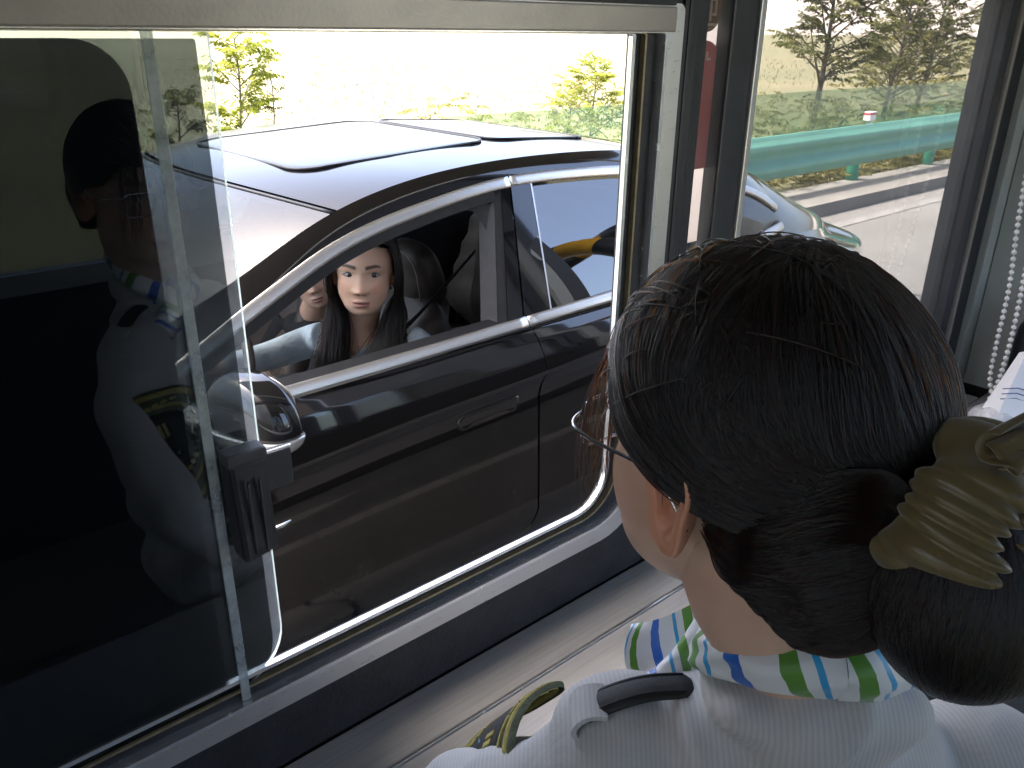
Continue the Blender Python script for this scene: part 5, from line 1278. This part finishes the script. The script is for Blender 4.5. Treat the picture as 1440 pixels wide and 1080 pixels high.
# ------------------------------------------------------------------ things on the far end of the counter
pearl = mat('pearl_white', (.74, .71, .68), .25, 0, coat=.6)
bc = empty('bead_chain', (2.36, .66, .80), 'string of white pearl beads hanging by the end wall', 'bead chain')
pa = curve_pts([(2.36, .765, 1.86), (2.36, .751, 1.384), (2.36, .740, 1.258), (2.36, .728, 1.147), (2.36, .724, 1.01), (2.36, .721, .929), (2.36, .714, .870), (2.36, .695, .828), (2.355, .675, .800)], 240)
pb = curve_pts([(2.36, .715, 1.86), (2.36, .703, 1.40), (2.36, .699, 1.173), (2.36, .694, 1.078), (2.36, .692, .979), (2.36, .694, .906), (2.36, .700, .850), (2.35, .705, .803), (2.33, .690, .799), (2.30, .66, .799), (2.27, .63, .799)], 260)
for path in (pa, pb):
    s_ = np.r_[0, np.cumsum(np.linalg.norm(np.diff(path, axis=0), axis=1))]; parts = []
    for d in np.arange(0, s_[-1], .0175): parts.append(blobvf([np.interp(d, s_, path[:, c]) for c in range(3)], (.0068,) * 3, None, 10, 7))
    parts.append(tubevf(path, .0012, 5)); v, f = merge(*parts); o = link_mesh('bead_strand', v, f, pearl, bc); o['kind'] = 'stuff'
v, f = tubevf([(2.36, .70, 1.865), (2.36, .78, 1.865), (2.50, .78, 1.87)], .006, 8); link_mesh('hook', v, f, aluminium, bc)
paper = mat('white_paper', (.80, .80, .82), .7, var=.04, vscale=10)
pk = empty('paper_packet', (2.22, .55, .79), 'folded white paper packet standing on the counter end', 'packet')
V = [(2.20, .69, .792), (2.30, .54, .792), (2.26, .48, .792), (2.16, .63, .792), (2.255, .635, 1.01), (2.295, .565, 1.04), (2.275, .54, 1.04), (2.235, .615, 1.01)]
link_mesh('sheet', V, [(0, 3, 2, 1), (4, 5, 6, 7), (0, 1, 5, 4), (1, 2, 6, 5), (2, 3, 7, 6), (3, 0, 4, 7)], paper, pk, smooth=False)
ink = mat('blue_ink', (.12, .12, .30), .7)
for k in range(3): v, f = tubevf([(2.193, .632, .90 + k * .014), (2.212, .604, .906 + k * .014), (2.226, .582, .90 + k * .014)], .0014, 5); link_mesh('handwriting', v, f, ink, pk)
bag_m = glass('clear_bag', (.80, .81, .82), haze=.45, hazecol=(.86, .86, .87))
fb = fuse('plastic_bag', [blobvf((2.24, .665, .822), (.06, .045, .035)), blobvf((2.21, .63, .83), (.05, .05, .042)), blobvf((2.20, .68, .812), (.05, .03, .02))], bag_m, None, .008, 3)
tag(fb, 'crumpled clear plastic bag lying under the pearl beads', 'bag')
fl = empty('vacuum_flask', (2.43, .655, .79), 'black rounded flask behind the white paper packet', 'flask')
P = [(.0, .792), (.045, .792), (.048, .81), (.048, .98), (.044, 1.03), (.030, 1.06), (.026, 1.07)]
def lathe(name, cx, cy, prof, m, parent, n=28):
    V = []; F = []
    for k in range(n):
        a = 2 * PI * k / n; V += [(cx + r * math.cos(a), cy + r * math.sin(a), z) for r, z in prof]
    m_ = len(prof)
    for k in range(n):
        for j in range(m_ - 1): F.append((k * m_ + j, ((k + 1) % n) * m_ + j, ((k + 1) % n) * m_ + j + 1, k * m_ + j + 1))
    return link_mesh(name, V, F, m, parent, recalc=True)
lathe('body', 2.43, .655, P, black_plastic, fl); lathe('lid', 2.43, .655, [(.030, 1.071), (.032, 1.075), (.032, 1.11), (.026, 1.118), (0, 1.12)], trim_grey, fl)
bpy.data.materials.remove(skin_m)
